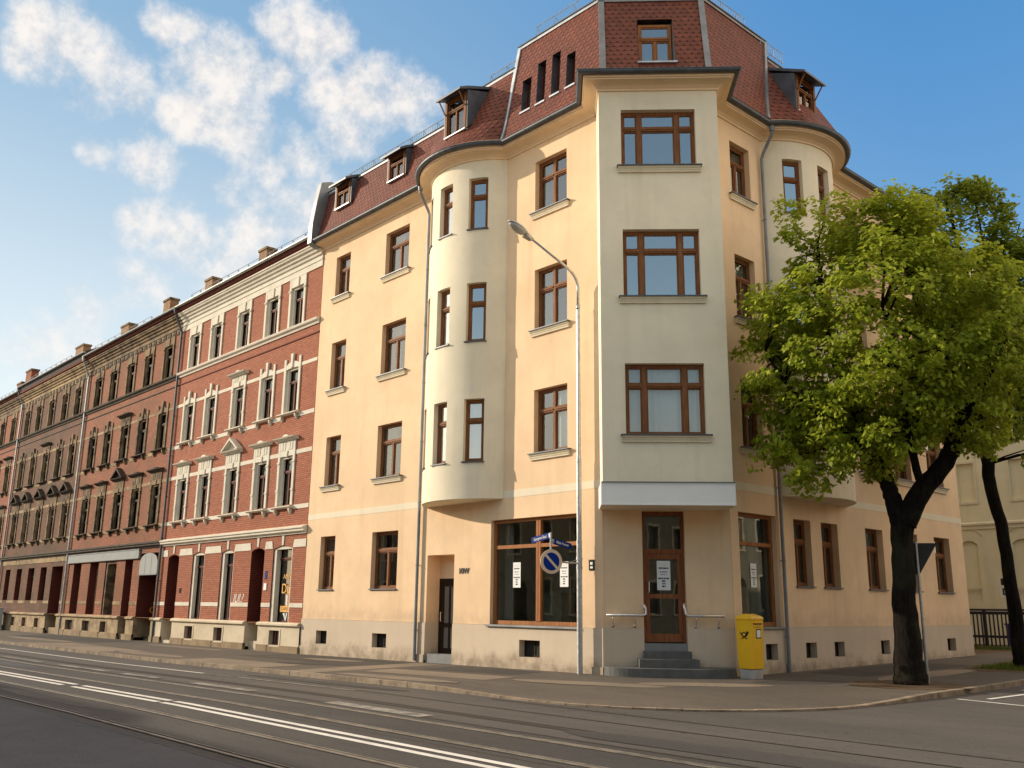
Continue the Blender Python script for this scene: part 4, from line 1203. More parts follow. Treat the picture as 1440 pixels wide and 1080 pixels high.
def red_house(x0, x1, centres, S, label):
    root = empty('brick_house', ((x0 + x1) / 2, YA, gz((x0 + x1) / 2, YA)), label, 'building')
    F = FA
    br, tr, hd, pl = S['brick'], S['trim'], S['hood'], S['plinth']
    # openings
    holes = []
    for f in '123':
        z0, z1 = RF[f]
        for c in centres:
            holes.append((c - .5, c + .5, z0, z1, .13, .6, 2))
    mb = MB(); wall(mb, F, x0, x1, 4.2, 15.3, holes)
    gh = []
    for g in S['ground']:
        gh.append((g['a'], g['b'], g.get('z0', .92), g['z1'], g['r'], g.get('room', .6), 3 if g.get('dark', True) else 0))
    wall(mb, F, x0, x1, .9, 4.2, gh)
    for g in S['ground']:
        if g.get('arch'):
            arch_fill(mb, F, g['a'], g['b'], g['z1'] - .12, g['z1'] - .002, .12, 0)
    mb.quad(F, (x1, 0, -.3), (x1, -9, -.3), (x1, -9, 15.3), (x1, 0, 15.3)); mb.quad(F, (x0, 0, -.3), (x0, -9, -.3), (x0, -9, 15.3), (x0, 0, 15.3))
    mb.quad(F, (x0, -9, -.3), (x1, -9, -.3), (x1, -9, 16), (x0, -9, 16))
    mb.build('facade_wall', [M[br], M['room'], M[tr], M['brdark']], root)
    # plinth
    ph = [(a, b, .12, .645, .22, .4) for a, b in S['cellar']]
    for g in S['ground']:
        if g.get('door'):
            ph.append((g['a'], g['b'], -.6, 1.0, g['r'] + .08, 0))
    fz = lambda u: gz(u, 17) - .2
    mb = MB(); wall(mb, off(F, .07), x0, x1, -.02, .93, ph, foot=fz)
    mb.build('plinth', [M[pl], M['room']], root)
    doors = sorted([(g['a'], g['b']) for g in S['ground'] if g.get('door')])
    runs = []; u = x0
    for a, b in doors:
        runs.append((u, a)); u = b
    runs.append((u, x1)); runs = [r for r in runs if r[1] - r[0] > .05]
    for a, b in runs:
        mb = MB(); mb.prism(F, [(0, .95), (.10, .94), (.17, .885), (.17, .83), (.09, .79), (0, .79)], a + .01, b - .01, 0)
        mb.build('plinth_cap', M[pl], root)
    mb = MB()
    for a, b in runs:
        cur = a
        for ca, cb in S['cellar'] + [(b + .2, b + .2)]:
            if ca > b + .3 or ca < a: continue
            e = min(ca - .10, b)
            if e - cur > .05:
                mb.box(F, cur, e, .0, .11, -.4, .115)
            cur = cb + .10
        for ca, cb in S['cellar']:
            if a < ca < b:
                mb.box(F, ca - .1, cb + .1, 0, .095, -.4, .06)
    mb.build('plinth_foot', M['plbase'], root)
    for ca, cb in S['cellar']:
        mb = MB(); Fp = off(F, .07)
        mb.box(Fp, ca - .10, ca, 0, .015, .10, .70); mb.box(Fp, cb, cb + .10, 0, .015, .10, .70); mb.box(Fp, ca, cb, 0, .015, .645, .70)
        mb.box(Fp, ca, cb, -.2, -.17, .12, .645, 1)
        for k in range(1, 4):
            q = ca + (cb - ca) * k / 4
            mb.tube([Fp(q, -.06, .12), Fp(q, -.06, .645)], .012, 5, 2)
        mb.build('cellar_window', [M[pl], M['room'], M['woodred']], root)
    # horizontal bands
    def band(a, b, za, zb, t):
        if b - a > .05:
            q = MB(); q.box(F, a, b, 0, t, za, zb); q.build('string_course', M[S.get('bandmat', tr)], root)
    cur = x0
    for g in sorted(S['ground'], key=lambda q: q['a']):
        band(cur, g['a'], 1.49, 1.645, .012); cur = g['b']
    band(cur, x1, 1.49, 1.645, .012)
    for nm, (za, zb) in (('string_course', (7.24, 7.40)), ('string_course', (5.12, 5.28)), ('string_course', (10.76, 10.90)), ('string_course', (8.72, 8.88))):
        cur = x0
        for c in centres:
            band(cur, c - .65, za, zb, .015); cur = c + .65
        band(cur, x1, za, zb, .015)
    mb = MB(); mb.prism(F, [(0, 12.26), (.05, 12.26), (.07, 12.33), (.15, 12.39), (.17, 12.45), (.17, 12.48), (0, 12.53)], x0, x1)
    mb.build('string_course', M[hd], root)
    mb = MB(); mb.prism(F, [(0, 11.88), (.035, 11.89), (.035, 11.94), (0, 11.96)], x0, x1); mb.build('string_course', M['brdark' if S['brick'] == 'br1' else hd], root)  # added thin moulding in place of a dark shadow line on the wall
    # belt course over the ground floor, main cornice
    mb = MB(); mb.prism(F, [(0, 4.16), (.06, 4.16), (.08, 4.22), (.17, 4.26), (.17, 4.33), (.22, 4.36), (.22, 4.41), (0, 4.49)], x0, x1)
    mb.build('belt_course', [M[tr if S['brick'] == 'br1' else hd]], root)
    mb = MB()
    mb.prism(F, [(0, 14.62), (.04, 14.62), (.04, 14.86), (.07, 14.88), (.07, 14.94), (.045, 14.95), (.045, 15.06), (.11, 15.10), (.13, 15.20), (.20, 15.24), (.22, 15.33), (.30, 15.37), (.33, 15.45), (.36, 15.46), (.36, 15.52), (0, 15.54)], x0 + .0, x1)
    if S.get('frieze'):
        n = int((x1 - x0) / .62)
        for k in range(n):
            u = x0 + (k + .5) * (x1 - x0) / n
            mb.slab(F, [(u - .2, 14.66), (u + .2, 14.66), (u + .14, 14.84), (u - .14, 14.84)], .04, .07, 1)
    mb.build('cornice', [M[tr], M[hd]], root)
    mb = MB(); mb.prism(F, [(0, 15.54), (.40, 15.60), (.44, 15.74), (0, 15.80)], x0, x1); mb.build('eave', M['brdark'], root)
    zg = 15.80 + S.get('dz', 0)
    mb = MB()
    pr = [(.52 + .085 * cos(t), zg + .085 * sin(t)) for t in np.linspace(pi, 2 * pi, 8)] + [(.52 + .07 * cos(t), zg + .005 + .07 * sin(t)) for t in np.linspace(2 * pi, pi, 7)]
    mb.prism(F, pr, x0 - .02, x1 + .02); mb.build('gutter', M['galv' if S.get('gut') else 'zinc'], root)
    mb = MB(); mb.prism(F, [(.48, zg - .02), (.48, zg + .04), (-5.5, 19.4), (-9, 17.2), (-9, 15.3), (.3, 15.6)], x0, x1)
    rf = mb.build('roof', M['rooftar'], root)
    for (uc, zt, w, yy) in S['chimneys']:
        mb = MB(); Fc = off(F, -yy)
        w *= .78
        mb.box(Fc, uc - w, uc + w, -.5, 0, 16.0, zt); mb.box(Fc, uc - w - .05, uc + w + .05, -.55, .05, zt - .12, zt, 1)
        mb.build('chimney', [M['br4' if S.get('redchim') else 'chim'], M['tr2']], rf)
    # snow guard along the eave
    mb = MB(); Fg = lambda u, d, z: F(u, .30 + d, z)
    a, b = S.get('guard', (x0 + 1.4, x1 - .1)); n = int((b - a) / .95)
    for k in range(n + 1):
        u = a + (b - a) * k / n
        mb.tube([Fg(u, 0, zg + .02), Fg(u, 0, zg + .40)], .016, 4); mb.tube([Fg(u, 0, zg + .38), Fg(u, -.4, zg + .1)], .012, 4)
    for z in (zg + .40, zg + .16):
        mb.tube([Fg(a, 0, z), Fg(b, 0, z)], .013, 5)
    mb.build('snow_guard', M['galv'], root)
    # windows
    for f in '123':
        z0, z1 = RF[f]
        for i, c in enumerate(centres):
            kcur = random.random()
            cur = (0, 1, 'curtainw' if kcur < .25 else 'curtain') if kcur < .85 else None
            w = window(F, c - .5, c + .5, z0, z1, .13, root, cols=(), low=(.5,), trans=.69, fmat=S['wood'], gmat='glassdim', curtain=cur, fw=.06, mw=.07, cas=False)
            st = S['style'][f][i] if isinstance(S['style'][f], (list, tuple)) else S['style'][f]
            surround(F, c, f, st, w, S.get('surmat', tr), hd)
            if f == '1': sill_consoles(F, c, z0, w, tr, hd if br != 'br1' else 'tr1')
            if f == '2': sill_consoles(F, c, z0, w, tr, hd if br != 'br1' else 'tr1', consoles=(br != 'br3'))
    # ground floor fittings
    for g in S['ground']:
        a, b = g['a'], g['b']
        k = g['kind']
        if k == 'window':
            zb = g.get('z0', .95)
            w = window(off(F, -g['r'] + .14), a, b, zb, g['z1'], .14, root, cols=(), low=() if g.get('single') else (.5,), trans=g.get('tr', .74), fmat=g.get('fm', S['wood']), gmat='glassdim', curtain=g.get('cur'), fw=g.get('fw', .07), cas=False)
            if g.get('jamb'):
                jb = MB(); jd = -g['r'] + .0
                jb.box(F, a + .001, a + .20, jd, -.045, zb, g['z1']); jb.box(F, b - .12, b - .001, jd, -.045, zb, g['z1']); jb.box(F, a + .20, b - .12, jd, -.045, g['z1'] - .13, g['z1'] - .001)
                jb.build('surround', M[tr], w)
        elif k == 'niche':
            dm = MB(); Fn = off(F, -g['r'] + .02)
            dm.box(Fn, a, b, -.05, 0, .9, g['z1'] - .02)
            for q in (0.06, .53):
                dm.box(Fn, a + q * (b - a), a + (q + .41) * (b - a), 0, .02, 1.1, 2.6)
            dm.box(Fn, a, b, 0, .03, 2.75, 2.85)
            dd = dm.build('house_door', M['wooddark' if not g.get('redd') else 'woodred'], root)
            pm = MB(); pm.box(off(F, .0), a, b, -g['r'] - .06, g.get('lipd', -.25), -.4, g.get('stepz', .35)); pm.build('doorstep', M[pl], root)
            if g.get('low'):
                pm = MB(); pm.box(Fn, a, b, -.05, .01, -.3, .9); pm.build('low_wall', M['greyboard'], root)
    # keystones and pier blocks
    if S.get('blocks'):
        for c in [(g['a'] + g['b']) / 2 for g in S['ground']]:
            mb = MB(); mb.slab(F, [(c - .06, 3.79), (c + .06, 3.79), (c + .085, 4.17), (c - .085, 4.17)], 0, .03); mb.build('keystone', M[tr], root)
        e = [x0] + [q for g in sorted(S['ground'], key=lambda q: q['a']) for q in (g['a'], g['b'])] + [x1]
        for k in range(0, len(e), 2):
            a, b = e[k], e[k + 1]
            i0 = .03 if a > x0 else 0; i1 = .03 if b < x1 else 0
            mb = MB(); mb.slab(F, [(a + i0, 3.68), (b - i1, 3.68), (b - i1 * 3.5, 3.97), (a + i0 * 3.5, 3.97)], 0, .025)
            mb.build('pier_block', M[tr], root)
    return root

S1 = dict(brick='br1', trim='tr1', hood='tr1', plinth='pl1', wood='woodred', blocks=True,
          style={'1': ['h', 'h', 'ped', 'h', 'h'], '2': ['e', 'e', 'hood', 'e', 'e'], '3': 'x'},
          cellar=[(-40.55, -39.75), (-37.72, -36.96), (-33.06, -32.30)],
          ground=[dict(a=-43.11, b=-41.94, z1=3.75, r=.95, kind='niche', door=True, arch=True, stepz=-.02, lipd=-.02, room=0, redd=True),
                  dict(a=-40.50, b=-39.31, z1=3.77, r=.20, kind='window', arch=True, jamb=True, tr=.78, cur=(0, 1, 'curtain')),
                  dict(a=-37.70, b=-36.56, z1=3.77, r=.20, kind='window', arch=True, jamb=True, tr=.78, cur=(0, 1, 'curtain')),
                  dict(a=-35.06, b=-33.98, z1=3.75, r=.95, kind='niche', door=True, arch=True, stepz=.20, lipd=-.15, room=0),
                  dict(a=-33.29, b=-31.82, z1=3.77, r=.24, kind='window', arch=True, jamb=True, tr=.83, single=True)],
          chimneys=[(-40.3, 18.6, .50, 2.1)], guard=(-42.6, -30.95), gut=True)
h1 = red_house(-43.86, -30.86, [-42.32, -40.02, -37.31, -34.76, -32.70], S1, 'clean red brick house with white painted window surrounds, joined to the yellow corner house')
# lettering in the little shop of the first house, graffiti on the pier, plates by the door
sw = [o for o in h1.children if o.name.startswith('window')][-1]
Fsh = off(FA, -.20)
text_obj('window_lettering', 'AMNI', M['orange'], .26, Fsh(-32.42, 0, 2.62), (1, 0, 0), (0, 0, 1), sw, .002)
text_obj('window_lettering', 'Dür', M['orange'], .52, Fsh(-32.40, 0, 2.16), (1, 0, 0), (0, 0, 1), sw, .002)
mb = MB(); mb.box(Fsh, -32.42, -32.34, 0, .004, 1.56, 1.93, 0); mb.box(Fsh, -32.85, -32.0, 0, .004, 1.32, 1.54, 1); mb.slab(Fsh, [(-32.62, 1.28), (-32.5, 1.28), (-32.42, 1.06), (-32.35, 1.28), (-32.28, 1.28), (-32.4, .98)], 0, .004, 0)
pst = mb.build('window_sticker', [M['paper'], M['orange']], sw)
text_obj('window_lettering', 'ÖANGE', M['ink'], .2, Fsh(-32.42, .006, 1.43), (1, 0, 0), (0, 0, 1), sw, .001)
text_obj('graffiti', 'IUl,?', M['graf'], .50, (-35.95, YA - .004, 1.80), (1, 0, 0), (0, 0, 1), h1, .001, shear=.35)
mb = MB(); mb.box(FA, -33.82, -33.66, 0, .02, 2.55, 2.85, 0); mb.build('door_plate', M['blue'], h1)
mb = MB(); mb.box(FA, -33.83, -33.62, 0, .03, 2.12, 2.38, 0); mb.build('door_plate', M['white'], h1)
mb = MB(); mb.box(FA, -41.62, -41.42, 0, .02, 2.05, 2.25); mb.build('door_plate', M['signback'], h1)

S2_ = dict(brick='br2', trim='tr2', hood='hood2', plinth='pl2', wood='wooddark', bandmat='tr3', surmat='tr2', frieze=True,
           style={'1': ['h', 'h', 'ped', 'h', 'h'], '2': ['dark2', 'dark2', 'hood', 'dark2', 'dark2'], '3': 'x'},
           cellar=[(-56.1, -54.95), (-53.4, -52.35), (-50.75, -49.95)],
           ground=[dict(a=-55.95, b=-54.72, z1=3.66, z0=.97, r=.38, kind='window', tr=.6, fm='tr3', fw=.13),
                   dict(a=-53.35, b=-52.05, z1=3.66, z0=.97, r=.38, kind='window', tr=.6, fm='tr3', fw=.13),
                   dict(a=-51.05, b=-49.50, z1=3.66, z0=.97, r=.55, kind='window', tr=.8, single=True, cur=(.55, 1, 'curtainw'), jamb=True),
                   dict(a=-48.35, b=-47.35, z1=3.66, r=1.0, kind='niche', door=True, stepz=.1, lipd=-.05, room=0, low=True),
                   dict(a=-46.40, b=-44.30, z1=3.92, r=1.0, kind='niche', door=True, stepz=-.05, lipd=-.5, room=0, redd=True)],
           chimneys=[(-46.3, 18.6, .55, 2.1), (-51.8, 18.75, .6, 2.1)], guard=(-55.8, -47.5))
h2 = red_house(-56.92, -43.88, [-55.22, -52.84, -50.32, -47.92, -45.42], S2_, 'weathered red brick house with soot blackened window hoods and a grey boarded shop strip')
mb = MB(); mb.box(FA, -56.88, -46.52, 0, .09, 3.70, 4.15, 0); mb.box(FA, -56.90, -46.50, .09, .11, 4.11, 4.155, 1); mb.box(FA, -56.90, -46.50, .09, .11, 3.69, 3.73, 1)
for k in range(9):
    u = -56.3 + k * 1.15
    mb.slab(FA, [(u, 3.76), (u + .08, 3.76), (u + .45, 4.05), (u + .32, 4.05)], .09, .093, 2)
mb.build('shop_fascia', [M['frieze'], M['zincdark'], M['greyboard']], h2)
mb = MB(); n = 12; pts = [(-46.42, 2.90), (-44.28, 2.90)]
for k in range(n + 1):
    u = -44.28 - 2.14 * k / n; pts.append((u, 3.50 + .42 * sqrt(max(0, 1 - ((u + 45.35) / 1.07) ** 2))))
mb.slab(FA, pts, .0, .03, 0)
for u in (-45.75, -45.0):
    mb.box(FA, u - .012, u + .012, .03, .036, 2.92, 3.8, 1)
mb.box(FA, -46.45, -44.25, .03, .05, 2.88, 2.93, 1)
mb.build('arched_panel', [M['greyboard'], M['zincdark']], h2)
text_obj('graffiti', 'GS', M['orange'], .45, FA(-46.0 + .35, -.62, 1.25), (0, 1, 0), (0, 0, 1), h2, .001)

S3 = dict(brick='br3', trim='tr3', hood='hood2', plinth='pl2', wood='wooddark', bandmat='tr3', surmat='tr2', frieze=True, dz=.28,
          style={'1': ['ped'] * 5, '2': ['dark2', 'dark2', 'hood', 'dark2', 'dark2'], '3': 'x'},
          cellar=[(-66.45, -65.7), (-64.1, -63.35), (-61.65, -60.9)],
          ground=[dict(a=-69.2, b=-68.15, z1=3.60, z0=1.66, r=.25, kind='window'), dict(a=-66.75, b=-65.65, z1=3.60, z0=1.66, r=.25, kind='window'),
                  dict(a=-64.3, b=-63.1, z1=3.60, z0=1.66, r=.25, kind='window'), dict(a=-61.85, b=-60.7, z1=3.60, z0=1.66, r=.25, kind='window'),
                  dict(a=-59.7, b=-57.75, z1=3.60, r=1.0, kind='niche', door=True, stepz=.15, lipd=-.1, room=0, low=True)],
          chimneys=[(-58.2, 18.6, .8, 2.1), (-66.6, 18.9, 1.0, 2.1)], guard=(-69.0, -60.0))
h3 = red_house(-70.22, -56.94, [-68.72, -66.24, -63.62, -61.05, -58.66], S3, 'soot brown brick house with a row of dark triangular pediments on its second storey')
mb = MB(); mb.box(FA, -70.18, -56.98, 0, .03, 3.87, 4.15); mb.build('frieze_panel', M['tr3'], h3)

S4 = dict(brick='br4', trim='tr2', hood='hood2', plinth='pl2', wood='wooddark', bandmat='tr3', surmat='tr2',
          style={'1': ['h'] * 5, '2': ['hood', 'hood', 'hood', 'hood', 'hood'], '3': 'x'},
          cellar=[(-79.5, -78.7), (-74.8, -74.0)],
          ground=[dict(a=-82.5, b=-81.4, z1=3.60, z0=1.66, r=.25, kind='window'), dict(a=-79.8, b=-78.7, z1=3.60, z0=1.66, r=.25, kind='window'),
                  dict(a=-77.4, b=-76.3, z1=3.60, z0=1.66, r=.25, kind='window'), dict(a=-75.0, b=-73.9, z1=3.60, z0=1.66, r=.25, kind='window'),
                  dict(a=-72.6, b=-71.5, z1=3.60, z0=1.66, r=.25, kind='window')],
          chimneys=[(-73.6, 18.2, .85, .9), (-80.5, 18.6, .8, 2.1)], redchim=True)
h4 = red_house(-83.5, -70.24, [-82.0, -79.4, -77.0, -74.68, -72.05], S4, 'orange red brick house at the far left edge with a tall red chimney')
# rainwater pipes between the houses
for x, par, zt in ((-43.87, h1, 15.75), (-56.93, h2, 15.75), (-70.23, h3, 16.05), (-30.92, h1, 15.2)):
    if x == -30.92: continue
    downpipe(FA, x, zt, -.25 if x > -60 else -.3, gut=.52, r=.055, parent=par, mat='zincdark' if par is h1 else 'galv', neck=1.0)

# ================================================================== GROUND
XB_ = [-420, -260, -160, -110, -80, -60, -45, -30.9, -24, -20, -16.25, -13.2, -8.87, 0, 20, 60, 200]
YB_ = [-200, -60, -20, -6, 0, 3, 6, 9, 12.55, 16.9, 20.3, 26, 34, 44, 60, 80, 140, 400]
def gzc(x, y):
    return gz(max(x, -200), min(y, 80))
def gsheet(xs, ys, dz, name, mat, clip=None, **k):
    mb = MB()
    for i in range(len(xs) - 1):
        for j in range(len(ys) - 1):
            P = [(xs[i], ys[j]), (xs[i + 1], ys[j]), (xs[i + 1], ys[j + 1]), (xs[i], ys[j + 1])]
            mb.poly([(x, y, gzc(x, y) + dz) for x, y in P])
    return structure(mb.build(name, M[mat]))
def brk(a, b, B):
    return sorted({a, b} | {q for q in B if a < q < b})
def gstrip(x0, x1, y0, y1, dz, name, mat):
    return gsheet(brk(x0, x1, XB_), brk(y0, y1, YB_), dz, name, mat)
def gpoly(pts, dz, name, mat):
    mb = MB(); c = (sum(p[0] for p in pts) / len(pts), sum(p[1] for p in pts) / len(pts))
    for k in range(len(pts)):
        a, b = pts[k], pts[(k + 1) % len(pts)]
        mb.poly([(q[0], q[1], gzc(*q) + dz) for q in (c, a, b)])
    return structure(mb.build(name, M[mat]))
RZ = -KH
gsheet(XB_, YB_, RZ, 'road', 'road')
gstrip(-200, 60, 5.17, 9.42, RZ + .004, 'tram_track_bed', 'bed')
gstrip(-200, 60, -7, 5.17, RZ + .004, 'near_lane', 'lane')

# kerb line and pavement
KY, KX, KC, KR = 12.55, -8.87, (-13.2, 16.88), 4.33
kpath = []
x = -200.0
while x < -13.2:
    kpath.append((x, KY)); x += 4.0 if x < -60 else 1.0
for k in range(0, 17):
    a = -pi / 2 + (pi / 2) * k / 16
    kpath.append((KC[0] + KR * cos(a), KC[1] + KR * sin(a)))
y = 17.9
while y < 130:
    kpath.append((KX, y)); y += 1.0 if y < 50 else 4.0
kp = [np.array(p) for p in kpath]
kin = offset_path(kp, -.15)
def kdrop(p):
    if p[0] < -13.2 and p[1] < 13: w = 1 - min(1, (-13.2 - p[0]) / 4.0)
    elif p[1] > 16.88: w = 1 - min(1, (p[1] - 16.88) / 3.0)
    else: w = 1
    return .075 * w * w * (3 - 2 * w)
mb = MB(); pv = MB()
for k in range(len(kp) - 1):
    g = .009 if np.linalg.norm(kp[k + 1] - kp[k]) < 2 else 0
    dv = (kp[k + 1] - kp[k]); dv = dv / np.linalg.norm(dv) * g
    jz = rng.uniform(-.004, .004); jo = rng.uniform(-.005, .005)
    nv = np.array((dv[1], -dv[0])) / (g + 1e-9) if g else np.zeros(2)
    P = [kp[k] + dv + nv * jo, kp[k + 1] - dv + nv * jo, kin[k + 1] - dv, kin[k] + dv]
    top = [(p[0], p[1], gzc(*p) + .008 + jz - kdrop(p)) for p in P]; bot = [(p[0], p[1], gzc(*p) - KH - .06) for p in P]
    mb.poly(top)
    for q in range(4):
        mb.poly([bot[q], bot[(q + 1) % 4], top[(q + 1) % 4], top[q]])
structure(mb.build('kerb', M['kerb'], bevel=0.012, merge=False))
kin2 = offset_path(kp, -.13)
inner = []
for p in kp:
    if p[0] <= -13.2 and p[1] < 13: inner.append((min(p[0], -14.6), 18.4))
    elif p[1] < 18.0: inner.append((-14.6, 18.4))
    else: inner.append((-14.2, max(18.4, p[1])))
for k in range(len(kp) - 1):
    a, b = kin2[k], kin2[k + 1]; c, d = inner[k + 1], inner[k]
    n = 6
    for j in range(n):
        t0, t1 = j / n, (j + 1) / n
        L = lambda p, q, t: (p[0] * (1 - t) + q[0] * t, p[1] * (1 - t) + q[1] * t)
        Q = [L(a, d, t0), L(b, c, t0), L(b, c, t1), L(a, d, t1)]
        dk = [kdrop(a), kdrop(b), kdrop(b), kdrop(a)]; tt = [t0, t0, t1, t1]
        pv.poly([(q[0], q[1], gzc(*q) - dd * max(0, 1 - t_ * 2.2)) for q, dd, t_ in zip(Q, dk, tt)])
structure(pv.build('pavement', M['pave']))
gpoly([(-30, 34.2), (-13.9, 34.2), (-13.9, 60), (-30, 60)], -.01, 'yard_ground', 'soil')
# a trench strip, and patches that paint dappled sun and shade on the pavement
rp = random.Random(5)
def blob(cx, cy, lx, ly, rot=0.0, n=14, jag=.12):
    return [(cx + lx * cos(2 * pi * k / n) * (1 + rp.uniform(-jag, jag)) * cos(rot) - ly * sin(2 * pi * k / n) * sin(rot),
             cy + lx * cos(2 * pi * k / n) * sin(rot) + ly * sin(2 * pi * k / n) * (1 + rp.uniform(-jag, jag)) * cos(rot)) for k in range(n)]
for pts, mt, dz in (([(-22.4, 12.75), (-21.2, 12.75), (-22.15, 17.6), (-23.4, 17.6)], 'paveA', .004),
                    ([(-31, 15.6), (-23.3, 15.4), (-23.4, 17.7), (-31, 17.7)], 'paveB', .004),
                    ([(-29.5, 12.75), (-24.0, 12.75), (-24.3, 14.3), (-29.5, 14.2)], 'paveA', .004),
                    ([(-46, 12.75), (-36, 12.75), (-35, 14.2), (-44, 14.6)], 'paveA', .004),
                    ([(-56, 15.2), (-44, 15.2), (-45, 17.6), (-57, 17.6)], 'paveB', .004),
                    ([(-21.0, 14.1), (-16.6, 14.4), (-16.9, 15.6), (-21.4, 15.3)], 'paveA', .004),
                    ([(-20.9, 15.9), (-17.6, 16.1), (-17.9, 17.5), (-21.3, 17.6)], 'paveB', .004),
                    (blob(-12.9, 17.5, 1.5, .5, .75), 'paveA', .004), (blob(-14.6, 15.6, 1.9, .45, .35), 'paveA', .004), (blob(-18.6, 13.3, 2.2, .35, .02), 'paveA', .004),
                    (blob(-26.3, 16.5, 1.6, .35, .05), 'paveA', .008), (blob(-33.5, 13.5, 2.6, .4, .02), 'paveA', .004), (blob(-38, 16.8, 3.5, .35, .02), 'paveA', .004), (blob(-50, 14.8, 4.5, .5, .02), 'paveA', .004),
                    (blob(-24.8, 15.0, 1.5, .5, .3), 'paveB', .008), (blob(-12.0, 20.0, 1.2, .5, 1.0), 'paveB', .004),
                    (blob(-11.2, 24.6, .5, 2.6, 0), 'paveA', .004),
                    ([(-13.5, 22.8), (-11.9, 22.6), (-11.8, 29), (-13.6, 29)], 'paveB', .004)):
    gpoly(pts, dz, 'dapple_repair_patch', mt)
# road markings, seams, rails
def line(y, x0, x1, w, mat, name, dz=RZ + .009):
    return gstrip(x0, x1, y - w / 2, y + w / 2, dz, name, mat)
def multi(name, mat, segs, dz=RZ + .009):
    mb = MB()
    for (y, x0, x1, w) in segs:
        xs = brk(x0, x1, XB_)
        for k in range(len(xs) - 1):
            P = [(xs[k], y - w / 2), (xs[k + 1], y - w / 2), (xs[k + 1], y + w / 2), (xs[k], y + w / 2)]
            mb.poly([(q[0], q[1], gzc(*q) + dz) for q in P])
    return structure(mb.build(name, M[mat]))
multi('centre_line', 'paint', [(7.42, -150, -22.05, .125), (7.42, -21.62, -17.12, .125), (7.42, -16.92, 40, .125),
                               (7.16, -150, -22.15, .125), (7.16, -21.5, -17.05, .125), (7.16, -16.88, 40, .125)])
multi('lane_line', 'paint', [(11.22, -150, -24, .10)])
multi('worn_lane_line', 'paintworn', [(11.22, -24, -17, .09)] + [(9.62, x, x + 4.2, .16) for x in (-62, -50, -36)] +
      [(9.62, -30.2, -26.3, .2), (9.6, -25.2, -22.9, .22), (9.6, -21.0, -18.2, .26), (9.55, -15.2, -12.4, .32), (9.62, 2, 6, .2)])
multi('tar_seam', 'seam', [(11.30, -30, 20, .05), (10.14, -150, 30, .13), (10.30, -60, 10, .05), (12.30, -14, 6, .04), (7.78, -150, 40, .035), (9.46, -150, 40, .035), (5.12, -150, 40, .05)], RZ + .006)
rails = [9.10, 8.06, 6.44, 5.41]
multi('rail_groove', 'groove', [(y, -180, 60, .19) for y in rails], RZ + .006)
mb = MB()
for y in rails:
    xs = brk(-180, 60, XB_)
    for k in range(len(xs) - 1):
        for (a, b) in ((-.062, -.004), (.046, .064)):
            P = [(xs[k], y + a), (xs[k + 1], y + a), (xs[k + 1], y + b), (xs[k], y + b)]
            mb.poly([(q[0], q[1], gzc(*q) + RZ + .014) for q in P])
            for (q0, q1) in ((P[0], P[1]), (P[3], P[2])):
                mb.poly([(q0[0], q0[1], gzc(*q0) + RZ), (q1[0], q1[1], gzc(*q1) + RZ), (q1[0], q1[1], gzc(*q1) + RZ + .014), (q0[0], q0[1], gzc(*q0) + RZ + .014)])
structure(mb.build('tram_rail', M['rail']))
for pts, mt in ((blob(-14.5, 10.8, 2.4, .35, .02), 'paintworn'), (blob(-26, 6.0, 2.6, .3, .03), 'road'), (blob(-33, 8.6, 4, .3, .02), 'lane'), (blob(-19.5, 11.9, 3.6, .22, .01), 'bed'),
                (blob(-6.8, 10.2, 3.4, .4, .06), 'bed'), (blob(-19, 5.95, 3.0, .22, .02), 'road')):
    if mt != 'paintworn': gpoly(pts, RZ + .0075, 'road_patch', mt)
mb = MB()
for a, b, w in (((-8.5, 19.9), (-6.2, 19.3), .12), ((-8.1, 20.4), (-7.9, 23.2), .12), ((-7.2, 20.1), (-7.1, 25.0), .10), ((-8.4, 23.0), (-5.2, 22.4), .12), ((-5.2, 22.4), (-5.0, 29.0), .12)):
    a = np.array(a); b = np.array(b); t = (b - a) / np.linalg.norm(b - a); n_ = np.array((t[1], -t[0])) * w / 2
    mb.poly([(q[0], q[1], gzc(*q) + RZ + .009) for q in (a + n_, b + n_, b - n_, a - n_)])
structure(mb.build('junction_marking', M['paint']))

# ================================================================== STREET FURNITURE
# street lamp
LX, LY = -16.82, 17.72
lamp = empty('street_lamp', (LX, LY, 0), 'tall grey street lamp with a long arm, standing against the yellow wall', 'street lamp')
mb = MB()
mb.tube([(LX, LY, -.05), (LX, LY, 3.25)], .072, 16); mb.tube([(LX, LY, 3.25), (LX, LY, 5.4)], .066, 16); mb.tube([(LX, LY, 5.4), (LX, LY, 9.55)], [.056, .050], 14)
for z, r in ((3.25, .078), (3.02, .078), (2.86, .08), (5.4, .068), (5.3, .066), (1.05, .075), (1.55, .075)):
    mb.tube([(LX, LY, z - .018), (LX, LY, z + .018)], r, 16)
mb.build('pole', M['galv'], lamp, smooth=False)
mb = MB()
mb.tube([(LX, LY, 9.5), (LX, LY, 9.62)], .058, 12)
arm = [(LX, LY, 9.55), (LX, LY, 10.12), (LX, LY - .04, 10.28), (LX, LY - .12, 10.41), (LX, LY - .24, 10.51), (LX, LY - .42, 10.60), (LX, LY - 1.9, 11.10)]
mb.tube(arm, [.042, .042, .04, .04, .039, .038, .03], 12)
mb.build('arm', M['galv'], lamp, smooth=True)
